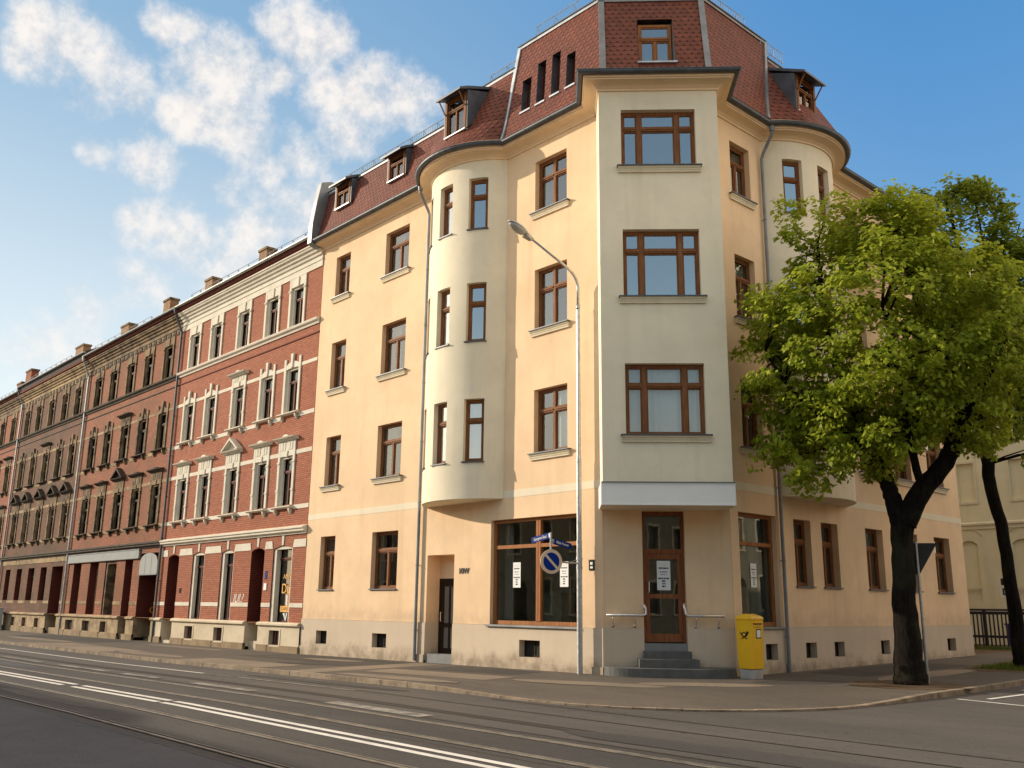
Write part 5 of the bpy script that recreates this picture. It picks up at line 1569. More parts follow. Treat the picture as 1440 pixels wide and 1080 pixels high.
def loft(mb, secs, mi=0, cap=True):
    n = len(secs[0]); i0 = len(mb.v)
    for s in secs: mb.v.extend([tuple(p) for p in s])
    for k in range(len(secs) - 1):
        for j in range(n):
            j2 = (j + 1) % n
            mb.f.append((i0 + k * n + j, i0 + k * n + j2, i0 + (k + 1) * n + j2, i0 + (k + 1) * n + j)); mb.mi.append(mi); mb.uv.append([(0, 0)] * 4)
    if cap:
        for b in (0, (len(secs) - 1) * n):
            mb.f.append(tuple(i0 + b + j for j in range(n))); mb.mi.append(mi); mb.uv.append([(0, 0)] * n)
dirv = np.array((0, -cos(radians(18)), sin(radians(18)))); upv = np.array((0, sin(radians(18)), cos(radians(18)))); sv = np.array((1.0, 0, 0))
hp0 = np.array((LX, LY - 1.72, 11.04))
def head_sec(t, w, ht, hb_):
    return [hp0 + dirv * t + sv * w * cos(a) + upv * ((ht if sin(a) > 0 else hb_) * sin(a)) for a in np.linspace(0, 2 * pi, 18, endpoint=False)]
mb = MB(); loft(mb, [head_sec(0, .045, .05, .04), head_sec(.16, .07, .075, .04), head_sec(.34, .13, .10, .03), head_sec(.55, .165, .105, .025), head_sec(.74, .15, .09, .02), head_sec(.86, .10, .06, .015), head_sec(.91, .03, .02, .01)])
mb.build('lamp_housing', M['galv'], lamp, smooth=True)
mb = MB(); loft(mb, [[p - upv * .02 for p in head_sec(t, w, .0, hb_)] for t, w, hb_ in ((.30, .08, .02), (.36, .11, .06), (.5, .148, .10), (.68, .14, .10), (.80, .10, .06), (.86, .05, .02))])
mb.build('lamp_bowl', M['diffuser'], lamp, smooth=True)
mb = MB(); mb.slab(lambda u, d, z: tuple(hp0 + dirv * u + sv * z - upv * (.045 + d)), [(.06, -.05), (.06, .05), (.30, .10), (.30, -.10)], 0, .03); mb.build('gear_cover', M['diffuser'], lamp)

# no-parking sign on a bracket from the lamp post
SX, SY, SZ = -16.83, 16.72, 2.71
nps = empty('no_parking_sign', (SX, SY, SZ), 'round blue sign with pale rim and diagonal bar, bracketed to the lamp post', 'sign')
nrm = np.array((0.95, -0.32)); nrm /= np.linalg.norm(nrm); sx = np.array((-nrm[1], nrm[0]))   # to the viewer's right
def FS(u, d, z): return (SX + sx[0] * u + nrm[0] * d, SY + sx[1] * u + nrm[1] * d, SZ + z)
def disc(mb, r0, r1, d, n=40, mi=0, a0=0, a1=2 * pi):
    for k in range(n):
        a = a0 + (a1 - a0) * k / n; b = a0 + (a1 - a0) * (k + 1) / n
        if r0 > 0:
            mb.poly([FS(r0 * cos(a), d, r0 * sin(a)), FS(r1 * cos(a), d, r1 * sin(a)), FS(r1 * cos(b), d, r1 * sin(b)), FS(r0 * cos(b), d, r0 * sin(b))], mi)
        else:
            mb.poly([FS(0, d, 0), FS(r1 * cos(a), d, r1 * sin(a)), FS(r1 * cos(b), d, r1 * sin(b))], mi)
mb = MB()
mb.tube([FS(0, -.012, 0), FS(0, .004, 0)], .30, 40, 0)
for k in range(2):
    # two blue half-moons either side of the bar
    n = 24; rr = .222; bw = .032; pts = []
    a_0 = math.asin(bw / rr)
    for q in range(n + 1):
        a = a_0 + (pi - 2 * a_0) * q / n
        pu, pz = rr * cos(a), rr * sin(a) * (1 if k == 0 else -1)
        ca, sa_ = cos(radians(-45)), sin(radians(-45))
        pts.append(FS(pu * ca - pz * sa_, .006, pu * sa_ + pz * ca))
    mb.poly(pts, 1)
mb.build('sign_face', [M['signrim'], M['blue']], nps, recalc=False)
mb = MB()
mb.tube([(SX - .02, SY, SZ - .12), (SX - .02, SY, 3.43)], .024, 10)
mb.tube([(SX - .02, SY, SZ + .0), (LX, LY - .02, SZ - .01)], .022, 10)
for z in (SZ - .12, SZ + .10):
    mb.tube([(LX, LY, z - .03), (LX, LY, z + .03)], .082, 14)
mb.tube([(LX, LY, SZ + .10), (LX, LY - .3, SZ + .02)], .008, 5)
mb.build('bracket', M['galv'], nps)
# street name plates
def plate(name, label, word, p0, dirx, droop, L=.66, Hh=.145):
    r = empty(name, p0, label, 'street sign', 'street name plates over the round sign')
    dx = Vector((dirx[0], dirx[1], 0)).normalized(); ux = (dx * cos(droop) + Vector((0, 0, -1)) * sin(droop)); n_ = Vector((dx.y, -dx.x, 0))
    upd = n_.cross(ux)
    if upd.z < 0: upd = -upd
    def FP(u, d, z):
        q = Vector(p0) + ux * u + n_ * d + upd * z; return tuple(q)
    mb = MB(); mb.box(FP, .03, .03 + L, -.008, .008, -Hh / 2, Hh / 2); mb.build('plate', M['blue'], r)
    mb = MB(); mb.box(FP, 0, .06, -.014, .014, -.05, .05); mb.build('clip', M['galv'], r)
    return r, FP, ux, upd, n_, L
r1, FP, ux, upd, n_, L = plate('street_name_sign', 'blue street name plate reaching left from the top of the small sign tube', '', (SX - .03, SY, 3.36), (-1, 0), radians(9))
text_obj('lettering', 'Georgenstr Bauer', M['white'], .105, Vector(FP(.03 + L / 2, 0, 0)) + Vector((0, -.012, 0)), -ux, upd, r1, .002, stretch=.62)
r2, FP, ux, upd, n_, L = plate('street_name_sign', 'blue street name plate reaching right from the small sign tube, behind the lamp post', '', (SX, SY + .03, 3.22), (0, 1), radians(9))
text_obj('lettering', 'Nikdar-Petersstr', M['white'], .10, Vector(FP(.03 + L / 2, 0, 0)) + Vector((.012, 0, 0)), ux, upd, r2, .002, stretch=.66)

# notices taped in the shop glass
def notice(F, uc, zc, w, h, d, label):
    root = MB()
    root.box(F, uc - w / 2, uc + w / 2, d, d + .003, zc - h / 2, zc + h / 2)
    o = root.build('notice', M['paper']); tag(o, label, 'notice', 'opening hours notices in the shop glass')
    mb = MB(); q = d + .003
    rows = [(.25, .7, .05), (.12, .55, .03), (.03, .5, .02), (-.10, .8, .05), (-.19, .3, .05), (-.28, .24, .05), (-.37, .26, .055)]
    rr = random.Random(int(abs(uc) * 100))
    for z, wd, hh in rows:
        x = -wd / 2 * w
        while x < wd / 2 * w:
            e = min(x + rr.uniform(.03, .09) * w / .33, wd / 2 * w)
            mb.box(F, uc + x, uc + e, q, q + .001, zc + z * h - hh * h / 2, zc + z * h + hh * h / 2); x = e + .012
    mb.box(F, uc - .32 * w, uc + .32 * w, q, q + .001, zc + .36 * h, zc + .365 * h)
    mb.build('print', M['ink'], o)
notice(FA, -19.62, 2.47, .31, .69, -.165, 'tall white notice in the left half of the big shop window')
notice(FA, -17.77, 2.46, .31, .66, -.165, 'tall white notice in the right half of the big shop window, below the round sign')
notice(FC, 2.77, 2.42, .34, .73, -.242, 'white notice on the glass of the red brown shop door')
notice(FB, 21.48, 2.47, .27, .61, -.195, 'white notice in the narrow shop window behind the yellow post box')

# post box
PX0, PX1, PY0, PY1 = -13.57, -13.17, 19.80, 20.26
pbz = .0
pb = empty('post_box', ((PX0 + PX1) / 2, (PY0 + PY1) / 2, 0), 'yellow post box with a black horn emblem on a pale concrete foot', 'post box')
def FW(u, d, z): return (u, d, z)
mb = MB(); mb.box(FW, PX0 + .02, PX1 - .02, PY0 + .02, PY1 - .02, pbz - .06, pbz + .215); mb.build('foot', M['conc'], pb, bevel=.01)
mb = MB()
def ring4(e, z): return [(PX0 - e, PY0 - e, z), (PX1 + e, PY0 - e, z), (PX1 + e, PY1 + e, z), (PX0 - e, PY1 + e, z)]
cxp, cyp = (PX0 + PX1) / 2, (PY0 + PY1) / 2
loft(mb, [ring4(-.005, .225), ring4(.0, .24), ring4(.022, 1.36), ring4(.03, 1.37), ring4(.03, 1.40), ring4(.0, 1.45), [(cxp - .02, cyp - .2, 1.50), (cxp + .02, cyp - .2, 1.50), (cxp + .02, cyp + .2, 1.50), (cxp - .02, cyp + .2, 1.50)]])
mb.build('body', M['yellowpaint'], pb, bevel=.012)
fx = lambda z: PX1 + .022 * (z - .24) / 1.12
Ff = lambda u, d, z: (fx(z) + d, u, z)
mb = MB()
mb.box(Ff, PY0 + .06, PY1 - .06, 0, .012, 1.255, 1.28, 1); mb.box(Ff, PY0 + .05, PY1 - .05, 0, .03, 1.285, 1.30, 0); mb.box(Ff, PY0 + .07, PY1 - .1, 0, .004, 1.19, 1.20, 1); mb.box(Ff, PY0 + .05, PY1 - .03, 0, .004, 1.375, 1.385, 2)
mb.build('mail_slot', [M['yellowpaint'], M['black'], M['signback']], pb)
mb = MB(); mb.box(Ff, PY0 + .16, PY1 - .09, 0, .006, .93, 1.15, 0); mb.box(Ff, PY0 + .185, PY1 - .115, .006, .008, .955, 1.125, 1); mb.build('collection_times', [M['black'], M['paper']], pb)
mb = MB()
fy = lambda z: PY0 - .022 * (z - .24) / 1.12 - .004
Fh = lambda u, d, z: (u, fy(z) - d, z)
cu, cz = cxp, 1.02
def ribbon(pts, w, n=None):
    for k in range(len(pts) - 1):
        a = np.array(pts[k]); b = np.array(pts[k + 1]); t = b - a; t /= np.linalg.norm(t); m_ = np.array((-t[1], t[0]))
        w0 = w[k]; w1 = w[k + 1]
        mb.slab(Fh, [tuple(a + m_ * w0), tuple(a - m_ * w0), tuple(b - m_ * w1), tuple(b + m_ * w1)], 0, .003)
th = np.linspace(0, 2 * pi, 25)
ribbon([(cu + .052 * cos(t), cz + .052 * sin(t)) for t in th], [.011] * 25)
ribbon([(cu + .062 * cos(t), cz + .012 + .062 * sin(t)) for t in np.linspace(-.9 * pi, -.25 * pi, 10)] + [(cu + .085, cz + .01), (cu + .105, cz + .07)], [.012, .014, .014, .014, .014, .014, .015, .016, .018, .02, .026, .034])
ribbon([(cu - .05, cz - .03), (cu - .085, cz + .02), (cu - .11, cz + .065)], [.014, .012, .006])
ribbon([(cu - .01, cz - .06), (cu - .05, cz - .092), (cu - .085, cz - .088)], [.01, .008, .013]); ribbon([(cu + .01, cz - .06), (cu + .05, cz - .092), (cu + .085, cz - .088)], [.01, .008, .013])
mb.build('horn_emblem', M['black'], pb)

# give-way sign seen from behind
GX, GY = -9.93, 21.78
gw = empty('give_way_sign', (GX, GY, gz(GX, GY)), 'grey back of a triangular give way sign on a thin pole by the tree', 'sign')
mb = MB(); mb.tube([(GX, GY, -.05), (GX, GY, 3.18)], .032, 12); mb.tube([(GX, GY, -.02), (GX, GY, .35)], .042, 12); mb.build('pole', M['galv'], gw)
ga = radians(38); gt = np.array((cos(ga), sin(ga))); gn = np.array((-sin(ga), cos(ga)))
Fg2 = lambda u, d, z: (GX + gt[0] * u + gn[0] * d, GY + gt[1] * u + gn[1] * d, z)
mb = MB()
tri = [(-.43, 3.15), (-.45, 3.11), (-.03, 2.42), (.03, 2.42), (.45, 3.11), (.43, 3.15)]
mb.slab(Fg2, tri, .04, .048, 0)
mb.slab(Fg2, tri, .049, .051, 1); mb.slab(Fg2, [(-.27, 3.05), (0, 2.60), (.27, 3.05)], .052, .053, 2)
for z in (3.0, 2.7):
    mb.box(Fg2, -.12, .12, .028, .04, z - .02, z + .02, 0)
mb.build('sign_plate', [M['signback'], m_plain('sign_red', (.45, .02, .02)), M['paper']], gw)

# parking sign on its own pole behind the second tree
kx, ky = -13.25, 35.9
ps = empty('parking_sign', (kx, ky, gz(kx, ky)), 'small white sign with black symbols on a dark pole by the dark fence', 'sign')
mb = MB(); mb.tube([(kx, ky, .0), (kx, ky, 4.75)], .055, 10); mb.build('pole', M['signback'], ps)
Fk = lambda u, d, z: (kx + u, ky - .06 - d, z)
mb = MB(); mb.box(Fk, -.20, .20, 0, .01, 2.12, 2.85, 0); mb.box(Fk, -.15, .15, .01, .013, 2.55, 2.78, 1); mb.box(Fk, -.12, .12, .01, .013, 2.20, 2.44, 1); mb.box(Fk, -.06, .06, .013, .015, 2.26, 2.38, 0); mb.build('sign_plate', [M['paper'], M['ink']], ps)
mb = MB(); mb.box(Fk, -.1, .1, -.02, 0, 2.2, 2.24); mb.build('clip', M['galv'], ps)

# utility cabinet at the far left
cb_ = MB(); cb_.box(FA, -68.6, -67.35, .32, .75, -.3, 1.12); cb_.box(FA, -68.63, -67.32, .29, .78, 1.12, 1.17); cb_.box(FA, -67.99, -67.97, .75, .756, -.1, 1.05)
tag(cb_.build('utility_cabinet', M['cabinet'], bevel=.01), 'pale grey utility cabinet against the brown brick house at the left edge', 'cabinet')

# ================================================================== SIDE BUILDING, FENCE
sbg = empty('side_building', (-17, 44, .27), 'plain sage green plastered house with blind arched recesses, behind the trees at the right', 'building')
def FY(u, d, z): return (u, 44 - d, z)
mb = MB(); wall(mb, FY, -26, XB, -.1, 15.2, [(-18.02, -17.28, 1.95, 4.72, .10, 0), (-17.86, -17.12, 6.45, 8.2, .10, 0), (-15.6, -14.9, 6.45, 8.2, .1, 0), (-15.8, -15.0, 1.95, 4.72, .1, 0)])
for a, b, z0, z1 in ((-18.02, -17.28, 1.95, 4.72), (-17.86, -17.12, 6.45, 8.2), (-15.6, -14.9, 6.45, 8.2), (-15.8, -15.0, 1.95, 4.72)):
    mb.quad(FY, (a, -.1, z0), (b, -.1, z0), (b, -.1, z1), (a, -.1, z1))
    if z0 < 3: arch_fill(mb, FY, a, b, z1 - .16, z1 - .002, .1)
mb.slab(FY, [(-26, 15.2), (XB, 15.2), (-20, 21.2)], -.3, 0)
mb.quad(lambda u, d, z: (XB + d, 44 + u, z), (0, 0, -.1), (20, 0, -.1), (20, 0, 15.2), (0, 0, 15.2))
mb.build('wall', M['sandwall'], sbg)
mb = MB(); mb.box(lambda u, d, z: (u, d, z), -42, -25.9, 34.5, 52, -.2, 16.5); mb.build('unseen_rear_wing', M['sandwall'], sbg)  # unseen wing, added to keep the sun off the sage wall
mb = MB(); mb.prism(FY, [(0, 5.2), (.05, 5.22), (.05, 5.36), (.10, 5.40), (.10, 5.48), (0, 5.54)], -26, XB + .1)
mb.build('string_course', M['sandtrim'], sbg)
for a, b, z0, z1 in ((-18.02, -17.28, 1.95, 4.72), (-15.8, -15.0, 1.95, 4.72)):
    mb = MB(); mb.box(FY, a - .02, b + .02, 0, .03, 2.62, 2.68); mb.build('niche_sill', M['sandtrim'], sbg)
    mb = MB(); mb.box(FY, a, b, -.1, -.08, 1.95, 2.6); mb.build('niche_panel', M['sandtrim'], sbg)
    c = (a + b) / 2; n = 10; mb = MB()
    for k in range(n):
        q0 = -.62 + 1.24 * k / n; q1 = -.62 + 1.24 * (k + 1) / n
        h_ = lambda q: 4.98 + .32 * (1 - (q / .62) ** 2)
        mb.slab(FY, [(c + q0, h_(q0) - .05), (c + q1, h_(q1) - .05), (c + q1, h_(q1)), (c + q0, h_(q0))], 0, .04)
    mb.build('arch_moulding', M['sandtrim'], sbg)
for a, b, z0, z1 in ((-17.86, -17.12, 6.45, 8.2), (-15.6, -14.9, 6.45, 8.2)):
    mb = MB(); mb.box(FY, a - .1, a, 0, .04, z0 - .1, z1 + .1); mb.box(FY, b, b + .1, 0, .04, z0 - .1, z1 + .1); mb.box(FY, a, b, 0, .04, z1, z1 + .1); mb.box(FY, a, b, 0, .04, z0 - .1, z0)
    mb.build('niche_frame', M['sandtrim'], sbg)
mb = MB()
mb.slab(FY, [(-26.4, 14.9), (-26.4, 15.2), (-20, 21.7), (XB + .45, 15.2), (XB + .45, 14.9), (-20, 21.3)], -20, .35)
mb.build('roof', M['rooftar'], sbg)
# fence
fc = empty('fence', (-15.2, 40, .22), 'dark painted picket fence between the yellow corner house and the sage green house', 'fence')
Ffc = lambda u, d, z: (u, 40 - d, z)
mb = MB()
for k in range(26):
    u = -17.7 + k * .155
    mb.box(Ffc, u - .028, u + .028, 0, .03, .30, 1.62 if k % 1 == 0 else 1.5)
mb.build('picket', M['fence'], fc); 
bpy.data.objects['picket'].name = 'picket_panel'
mb = MB(); mb.box(Ffc, -17.8, -13.75, -.035, -.002, .62, .72); mb.box(Ffc, -17.8, -13.75, -.035, -.002, 1.52, 1.64); mb.box(Ffc, -17.8, -13.75, .035, .06, 1.66, 1.74); mb.build('rail', M['fence'], fc)
for u in (-17.75, -15.75, -13.8):
    mb = MB(); mb.box(Ffc, u - .06, u + .06, -.12, -.04, .1, 1.72); mb.build('post', M['fence'], fc)
mb = MB(); mb.box(Ffc, -17.8, -13.75, -.10, .08, .0, .30); mb.build('base', M['plbase'], fc)
wb = empty('waste_bin', (-14.9, 40.9, .2), 'dark blue wheeled bin behind the dark fence', 'bin')
mb = MB(); loft(mb, [[(-15.15, 40.7, .32), (-14.7, 40.7, .32), (-14.7, 41.2, .32), (-15.15, 41.2, .32)], [(-15.2, 40.62, 1.12), (-14.62, 40.62, 1.12), (-14.62, 41.3, 1.12), (-15.2, 41.3, 1.12)]]); mb.build('body', M['bluebin'], wb, bevel=.02)
mb = MB(); mb.box(FW, -15.23, -14.6, 40.58, 41.32, 1.12, 1.18); mb.build('lid', M['bluebin'], wb, bevel=.015)
mb = MB()
for u in (-15.12, -14.73): mb.tube([(u - .03, 41.15, .32), (u + .03, 41.15, .32)], .1, 12)
mb.build('wheel', M['black'], wb)

# ================================================================== TREES
def tree(name, P, label, limbs, ells, nclump, leaves, mat, lsize, seed, clr=(.42, .62), flat=.5, twig=70, sparse=0.0):
    r = np.random.default_rng(seed)
    P = np.array(P, float)
    n_ = np.array((P[0], P[1], 0)); n_ /= np.linalg.norm(n_); e1 = np.array((n_[1], -n_[0], 0)); e2 = n_; e3 = np.array((0, 0, 1.0))
    W = lambda q: P + e1 * q[0] + e2 * q[1] + e3 * (q[2] - P[2])
    root = empty(name, tuple(P), label, 'tree', 'trees on the pavement of the side street')
    mb = MB(); ends = []
    for pts, rad in limbs:
        # smooth the limb with Catmull-Rom
        Q = [np.array(p, float) for p in pts]; out = []; rr = []
        for k in range(len(Q) - 1):
            p0, p1, p2, p3 = Q[max(k - 1, 0)], Q[k], Q[k + 1], Q[min(k + 2, len(Q) - 1)]
            for t in np.linspace(0, 1, 5, endpoint=False):
                out.append(.5 * ((2 * p1) + (-p0 + p2) * t + (2 * p0 - 5 * p1 + 4 * p2 - p3) * t * t + (-p0 + 3 * p1 - 3 * p2 + p3) * t ** 3))
                rr.append(rad[k] * (1 - t) + rad[k + 1] * t)
        out.append(Q[-1]); rr.append(rad[-1])
        out = [o + r.normal(0, .012, 3) for o in out]
        mb.tube([W(o) for o in out], rr, 14)
        ends += out[len(out) // 3:]
    # clump centres
    vol = np.array([e[3] * e[4] * e[5] * (e[6] if len(e) > 6 else 1) for e in ells]); vol /= vol.sum()
    C = []
    while len(C) < nclump:
        e = ells[r.choice(len(ells), p=vol)]
        d = r.normal(size=3); d /= np.linalg.norm(d); rad = r.uniform(.35, 1.0) ** .45
        C.append((e[0] + d[0] * e[3] * rad, e[1] + d[1] * e[4] * rad, e[2] + d[2] * e[5] * rad))
    C = np.array(C)
    E = np.array(ends)
    for q in C[r.choice(len(C), min(twig, len(C)), replace=False)]:
        k = np.argmin(((E - q) ** 2).sum(1) + np.where(E[:, 2] > q[2] + .3, 3.0, 0)); a = E[k]
        m1 = a + (q - a) * .4 + np.array((0, 0, .18)) + r.normal(0, .1, 3); m2 = a + (q - a) * .75 + np.array((0, 0, .12)) + r.normal(0, .1, 3)
        L = np.linalg.norm(q - a)
        mb.tube([W(a), W(m1), W(m2), W(q)], [.018 + .012 * L, .014 + .008 * L, .012 + .003 * L, .006], 6)
    mb.build('trunk', M['bark'], root, smooth=True, merge=False)
    # leaves
    V = []; 
    nl = len(C) * leaves
    ci = np.repeat(np.arange(len(C)), leaves)
    cr = r.uniform(clr[0], clr[1], len(C))
    tilt = r.normal(0, .35, (len(C), 2))
    d = r.normal(size=(nl, 3)); d /= np.linalg.norm(d, axis=1)[:, None]
    rad = r.uniform(.15, 1.0, nl) ** .5
    off_ = d * rad[:, None] * cr[ci][:, None]
    off_[:, 2] = off_[:, 2] * flat + off_[:, 0] * tilt[ci, 0] + off_[:, 1] * tilt[ci, 1] - .25 * (off_[:, 0] ** 2 + off_[:, 1] ** 2)
    pos = C[ci] + off_
    out = pos - np.array(ells[0][:3]); out /= np.linalg.norm(out, axis=1)[:, None] + 1e-6
    nrmv = out * .55 + np.array((0, 0, .75)) + r.normal(0, .45, (nl, 3)); nrmv /= np.linalg.norm(nrmv, axis=1)[:, None]
    ax = d * .6 + r.normal(0, .6, (nl, 3)) + np.array((0, 0, -.55)); ax -= nrmv * (ax * nrmv).sum(1)[:, None]; ax /= np.linalg.norm(ax, axis=1)[:, None] + 1e-6
    sd = np.cross(nrmv, ax)
    ls = lsize * r.uniform(.65, 1.3, nl)[:, None]
    v0 = pos - ax * ls * .5; v1 = pos + sd * ls * .34 - nrmv * ls * .08 - ax * ls * .05; v2 = pos + ax * ls * .55 - nrmv * ls * .14; v3 = pos - sd * ls * .34 - nrmv * ls * .08 - ax * ls * .05
    A = np.stack([v0, v1, v2, v3], 1).reshape(-1, 3)
    Wm = P[None, :] + A[:, :1] * e1 + A[:, 1:2] * e2 + (A[:, 2:3] - P[2]) * e3
    me = bpy.data.meshes.new('crown')
    me.vertices.add(len(Wm)); me.vertices.foreach_set('co', Wm.astype(np.float32).ravel())
    nf = nl; me.loops.add(nf * 4); me.polygons.add(nf)
    me.loops.foreach_set('vertex_index', np.arange(nf * 4, dtype=np.int32))
    me.polygons.foreach_set('loop_start', np.arange(0, nf * 4, 4, dtype=np.int32))
    me.update(calc_edges=True); me.materials.append(M[mat])
    o = bpy.data.objects.new('crown', me); COL.objects.link(o); set_parent(o, root)
    return root

tree('street_tree', (-10.2, 21.45, 0.0), 'big leafy tree with a thick dark forked trunk, nearest to the corner house', [
    ([(.03, 0, -.12), (.03, 0, .08), (.035, 0, .35), (.04, 0, .9), (.05, 0, 2.0), (.10, 0, 3.2), (.14, 0, 3.75)], [.40, .375, .335, .29, .255, .245, .28]),
    ([(.12, 0, 3.6), (-.02, 0, 4.1), (-.14, 0, 4.6), (-.38, .1, 5.3), (-.75, .2, 6.4), (-1.1, .2, 7.6), (-1.3, 0, 9.2), (-1.3, 0, 10.8)], [.25, .20, .17, .15, .12, .10, .07, .03]),
    ([(.18, 0, 3.55), (.55, -.05, 4.25), (1.0, -.1, 4.75), (1.35, -.1, 5.35), (1.5, 0, 6.3), (1.35, .1, 7.6), (.9, .2, 9.0), (.6, .2, 10.6)], [.26, .24, .21, .19, .15, .12, .09, .03]),
    ([(1.35, -.1, 5.5), (1.9, -.3, 6.4), (2.5, -.4, 7.4), (2.8, -.4, 8.6)], [.12, .09, .06, .02]),
    ([(-.3, .1, 5.2), (-1.2, -.4, 5.9), (-2.1, -.6, 6.8), (-2.7, -.6, 7.9)], [.10, .08, .05, .02]),
    ([(-.1, 0, 4.6), (-.2, .8, 5.8), (.1, 1.3, 7.4), (.2, 1.2, 9.0)], [.11, .09, .06, .02]),
    ([(.6, -.1, 4.4), (.4, -.9, 5.6), (.3, -1.4, 7.0), (.1, -1.5, 8.4)], [.10, .08, .05, .02]),
], [(0, -.1, 8.2, 3.0, 2.4, 3.5), (-1.9, -.3, 7.6, 1.55, 1.6, 2.6), (-.9, -.3, 5.6, 1.7, 1.5, 1.1), (2.0, -.1, 7.6, 1.7, 1.8, 2.6), (-1.3, 0, 11.2, 1.0, 1.0, 1.1), (.3, 0, 10.9, 1.2, 1.2, 1.0), (-2.1, -.4, 5.6, .9, 1.0, .9), (-1.9, -.5, 4.75, .8, .7, .3, 2.0)],
    500, 120, 'leaf', .13, 3, clr=(.32, .60), twig=150)
tree('street_tree', (-10.48, 28.84, 0.08), 'taller tree with a dark bent trunk and airy top behind the forked tree', [
    ([(.02, 0, -.1), (.02, 0, .2), (.0, 0, .9), (-.06, 0, 3.2), (-.18, 0, 4.4), (-.30, 0, 5.3), (-.28, 0, 6.2), (-.2, 0, 7.0)], [.27, .22, .185, .165, .165, .17, .175, .17]),
    ([(-.22, 0, 6.8), (-.1, 0, 7.9), (0, 0, 9.2), (-.2, 0, 11.0), (-.5, 0, 13.0), (-.7, 0, 14.6)], [.17, .14, .12, .08, .05, .015]),
    ([(-.15, 0, 7.0), (.35, -.1, 7.9), (1.0, -.2, 8.5), (1.9, -.3, 9.1), (2.7, -.2, 10.0)], [.14, .12, .10, .07, .02]),
    ([(0, 0, 9.2), (.5, .1, 10.6), (.9, .1, 12.0), (1.3, .1, 13.2)], [.09, .07, .04, .012]),
    ([(-.1, 0, 10.2), (-.9, 0, 11.4), (-1.5, 0, 12.8), (-1.9, 0, 14.0)], [.07, .05, .03, .01]),
    ([(.1, 0, 9.0), (.2, 0, 11.2), (.2, 0, 13.0), (.1, 0, 14.8)], [.06, .05, .035, .01]),
], [(.2, 0, 9.2, 2.3, 2.0, 2.3, 1.1), (-.7, 0, 13.2, 1.8, 1.4, 1.9, 1.3), (1.6, 0, 11.2, 1.5, 1.4, 1.7, 1.2), (1.5, -.4, 7.0, 1.6, 1.3, 1.5, .45), (-1.4, 0, 8.0, 1.0, 1.2, 1.6, 1.0)],
    520, 62, 'leaf2', .17, 8, clr=(.34, .56), twig=120)
gpoly(blob(-10.15, 21.25, 1.35, 1.2, .4), .006, 'tree_pit', 'soil')
gpoly(blob(-10.5, 28.7, 1.3, 1.9, .0), .006, 'tree_pit', 'soil')
# grass at the second tree and along the fence foot
def grass(name, boxes, n, seed):
    r = np.random.default_rng(seed); mb = MB()
    for (x0, x1, y0, y1, cnt) in boxes:
        for k in range(cnt):
            x, y = r.uniform(x0, x1), r.uniform(y0, y1); z = gzc(x, y) + .002; h = r.uniform(.05, .16); a = r.uniform(0, pi); w = .012
            dx, dy = cos(a) * w, sin(a) * w; lx, ly = r.normal(0, .03, 2)
            mb.poly([(x - dx, y - dy, z), (x + dx, y + dy, z), (x + lx, y + ly, z + h)])
    o = mb.build(name, M['grass'], recalc=False, merge=False); o['kind'] = 'stuff'; o['label'] = 'short green grass around the second tree and along the fence foot'; o['category'] = 'grass'
    return o
grass('grass', [(-11.3, -9.6, 27.6, 30.4, 1800), (-17.8, -13.9, 38.8, 39.9, 1500)], 0, 4)

# ================================================================== HOUSES ACROSS THE STREET (mirrored in the ground floor glass)
def FX(u, d, z): return (u, -6.0 + d, z)
def FZ(u, d, z): return (7.0 - d, u, z + gzc(0, u))
def opposite(x0, x1, h, wm, label, doorx, seed, FX=FX):
    r = random.Random(seed)
    root = empty('opposite_house', FX((x0 + x1) / 2, 0, -.1), label, 'building')
    n = int((x1 - x0) / 2.6); holes = []; wins = []
    for f, (z0, z1) in enumerate(((1.2, 3.3), (5.0, 7.0))):
        for k in range(n):
            u = x0 + (k + .5) * (x1 - x0) / n
            if f == 0 and abs(u - doorx) < 1.2: continue
            wins.append((u - .55, u + .55, z0, z1))
    holes = [w + (.2, .5) for w in wins] + [(doorx - .8, doorx + .8, .0, 3.3, .4, 0)]
    mb = MB(); wall(mb, FX, x0, x1, -.3, h, holes)
    mb.quad(FX, (x0, 0, -.3), (x0, -8, -.3), (x0, -8, h), (x0, 0, h)); mb.quad(FX, (x1, 0, -.3), (x1, -8, -.3), (x1, -8, h), (x1, 0, h)); mb.quad(FX, (x0, -8, -.3), (x1, -8, -.3), (x1, -8, h), (x0, -8, h))
    arch_fill(mb, FX, doorx - .8, doorx + .8, 2.7, 3.298, .3)
    mb.build('wall', [M[wm], M['room']], root)
    for (a, b_, z0, z1) in wins:
        w = MB(); w.box(FX, a, b_, -.24, -.2, z0, z1); w.box(FX, a - .12, a, 0, .04, z0, z1); w.box(FX, b_, b_ + .12, 0, .04, z0, z1); w.box(FX, a - .12, b_ + .12, 0, .05, z1, z1 + .14); w.box(FX, a - .16, b_ + .16, 0, .1, z0 - .1, z0)
        w.build('window', M['wooddark'] if False else M['sandtrim'], root)
        w = MB(); w.quad(FX, (a + .06, -.195, z0 + .06), (b_ - .06, -.195, z0 + .06), (b_ - .06, -.195, z1 - .06), (a + .06, -.195, z1 - .06)); w.build('pane', M['black'], root.children[-1])
    w = MB(); w.box(FX, doorx - .8, doorx + .8, -.45, -.4, -.1, 3.3); w.build('house_door', M['wooddark'], root)
    w = MB(); w.prism(FX, [(.35, h - .1), (.35, h + .05), (-4, h + 1.6), (-8.2, h + .05), (-8.2, h - .1)], x0, x1); w.build('roof', M['tiles'], root)
    return root
opposite(-74, -56, 8.3, 'opp1', 'low beige house across the street, far left of the camera', -66, 1)
opposite(-56, -36, 8.6, 'opp2', 'sage plastered house with an arched door across the street from the corner', -45.6, 2)
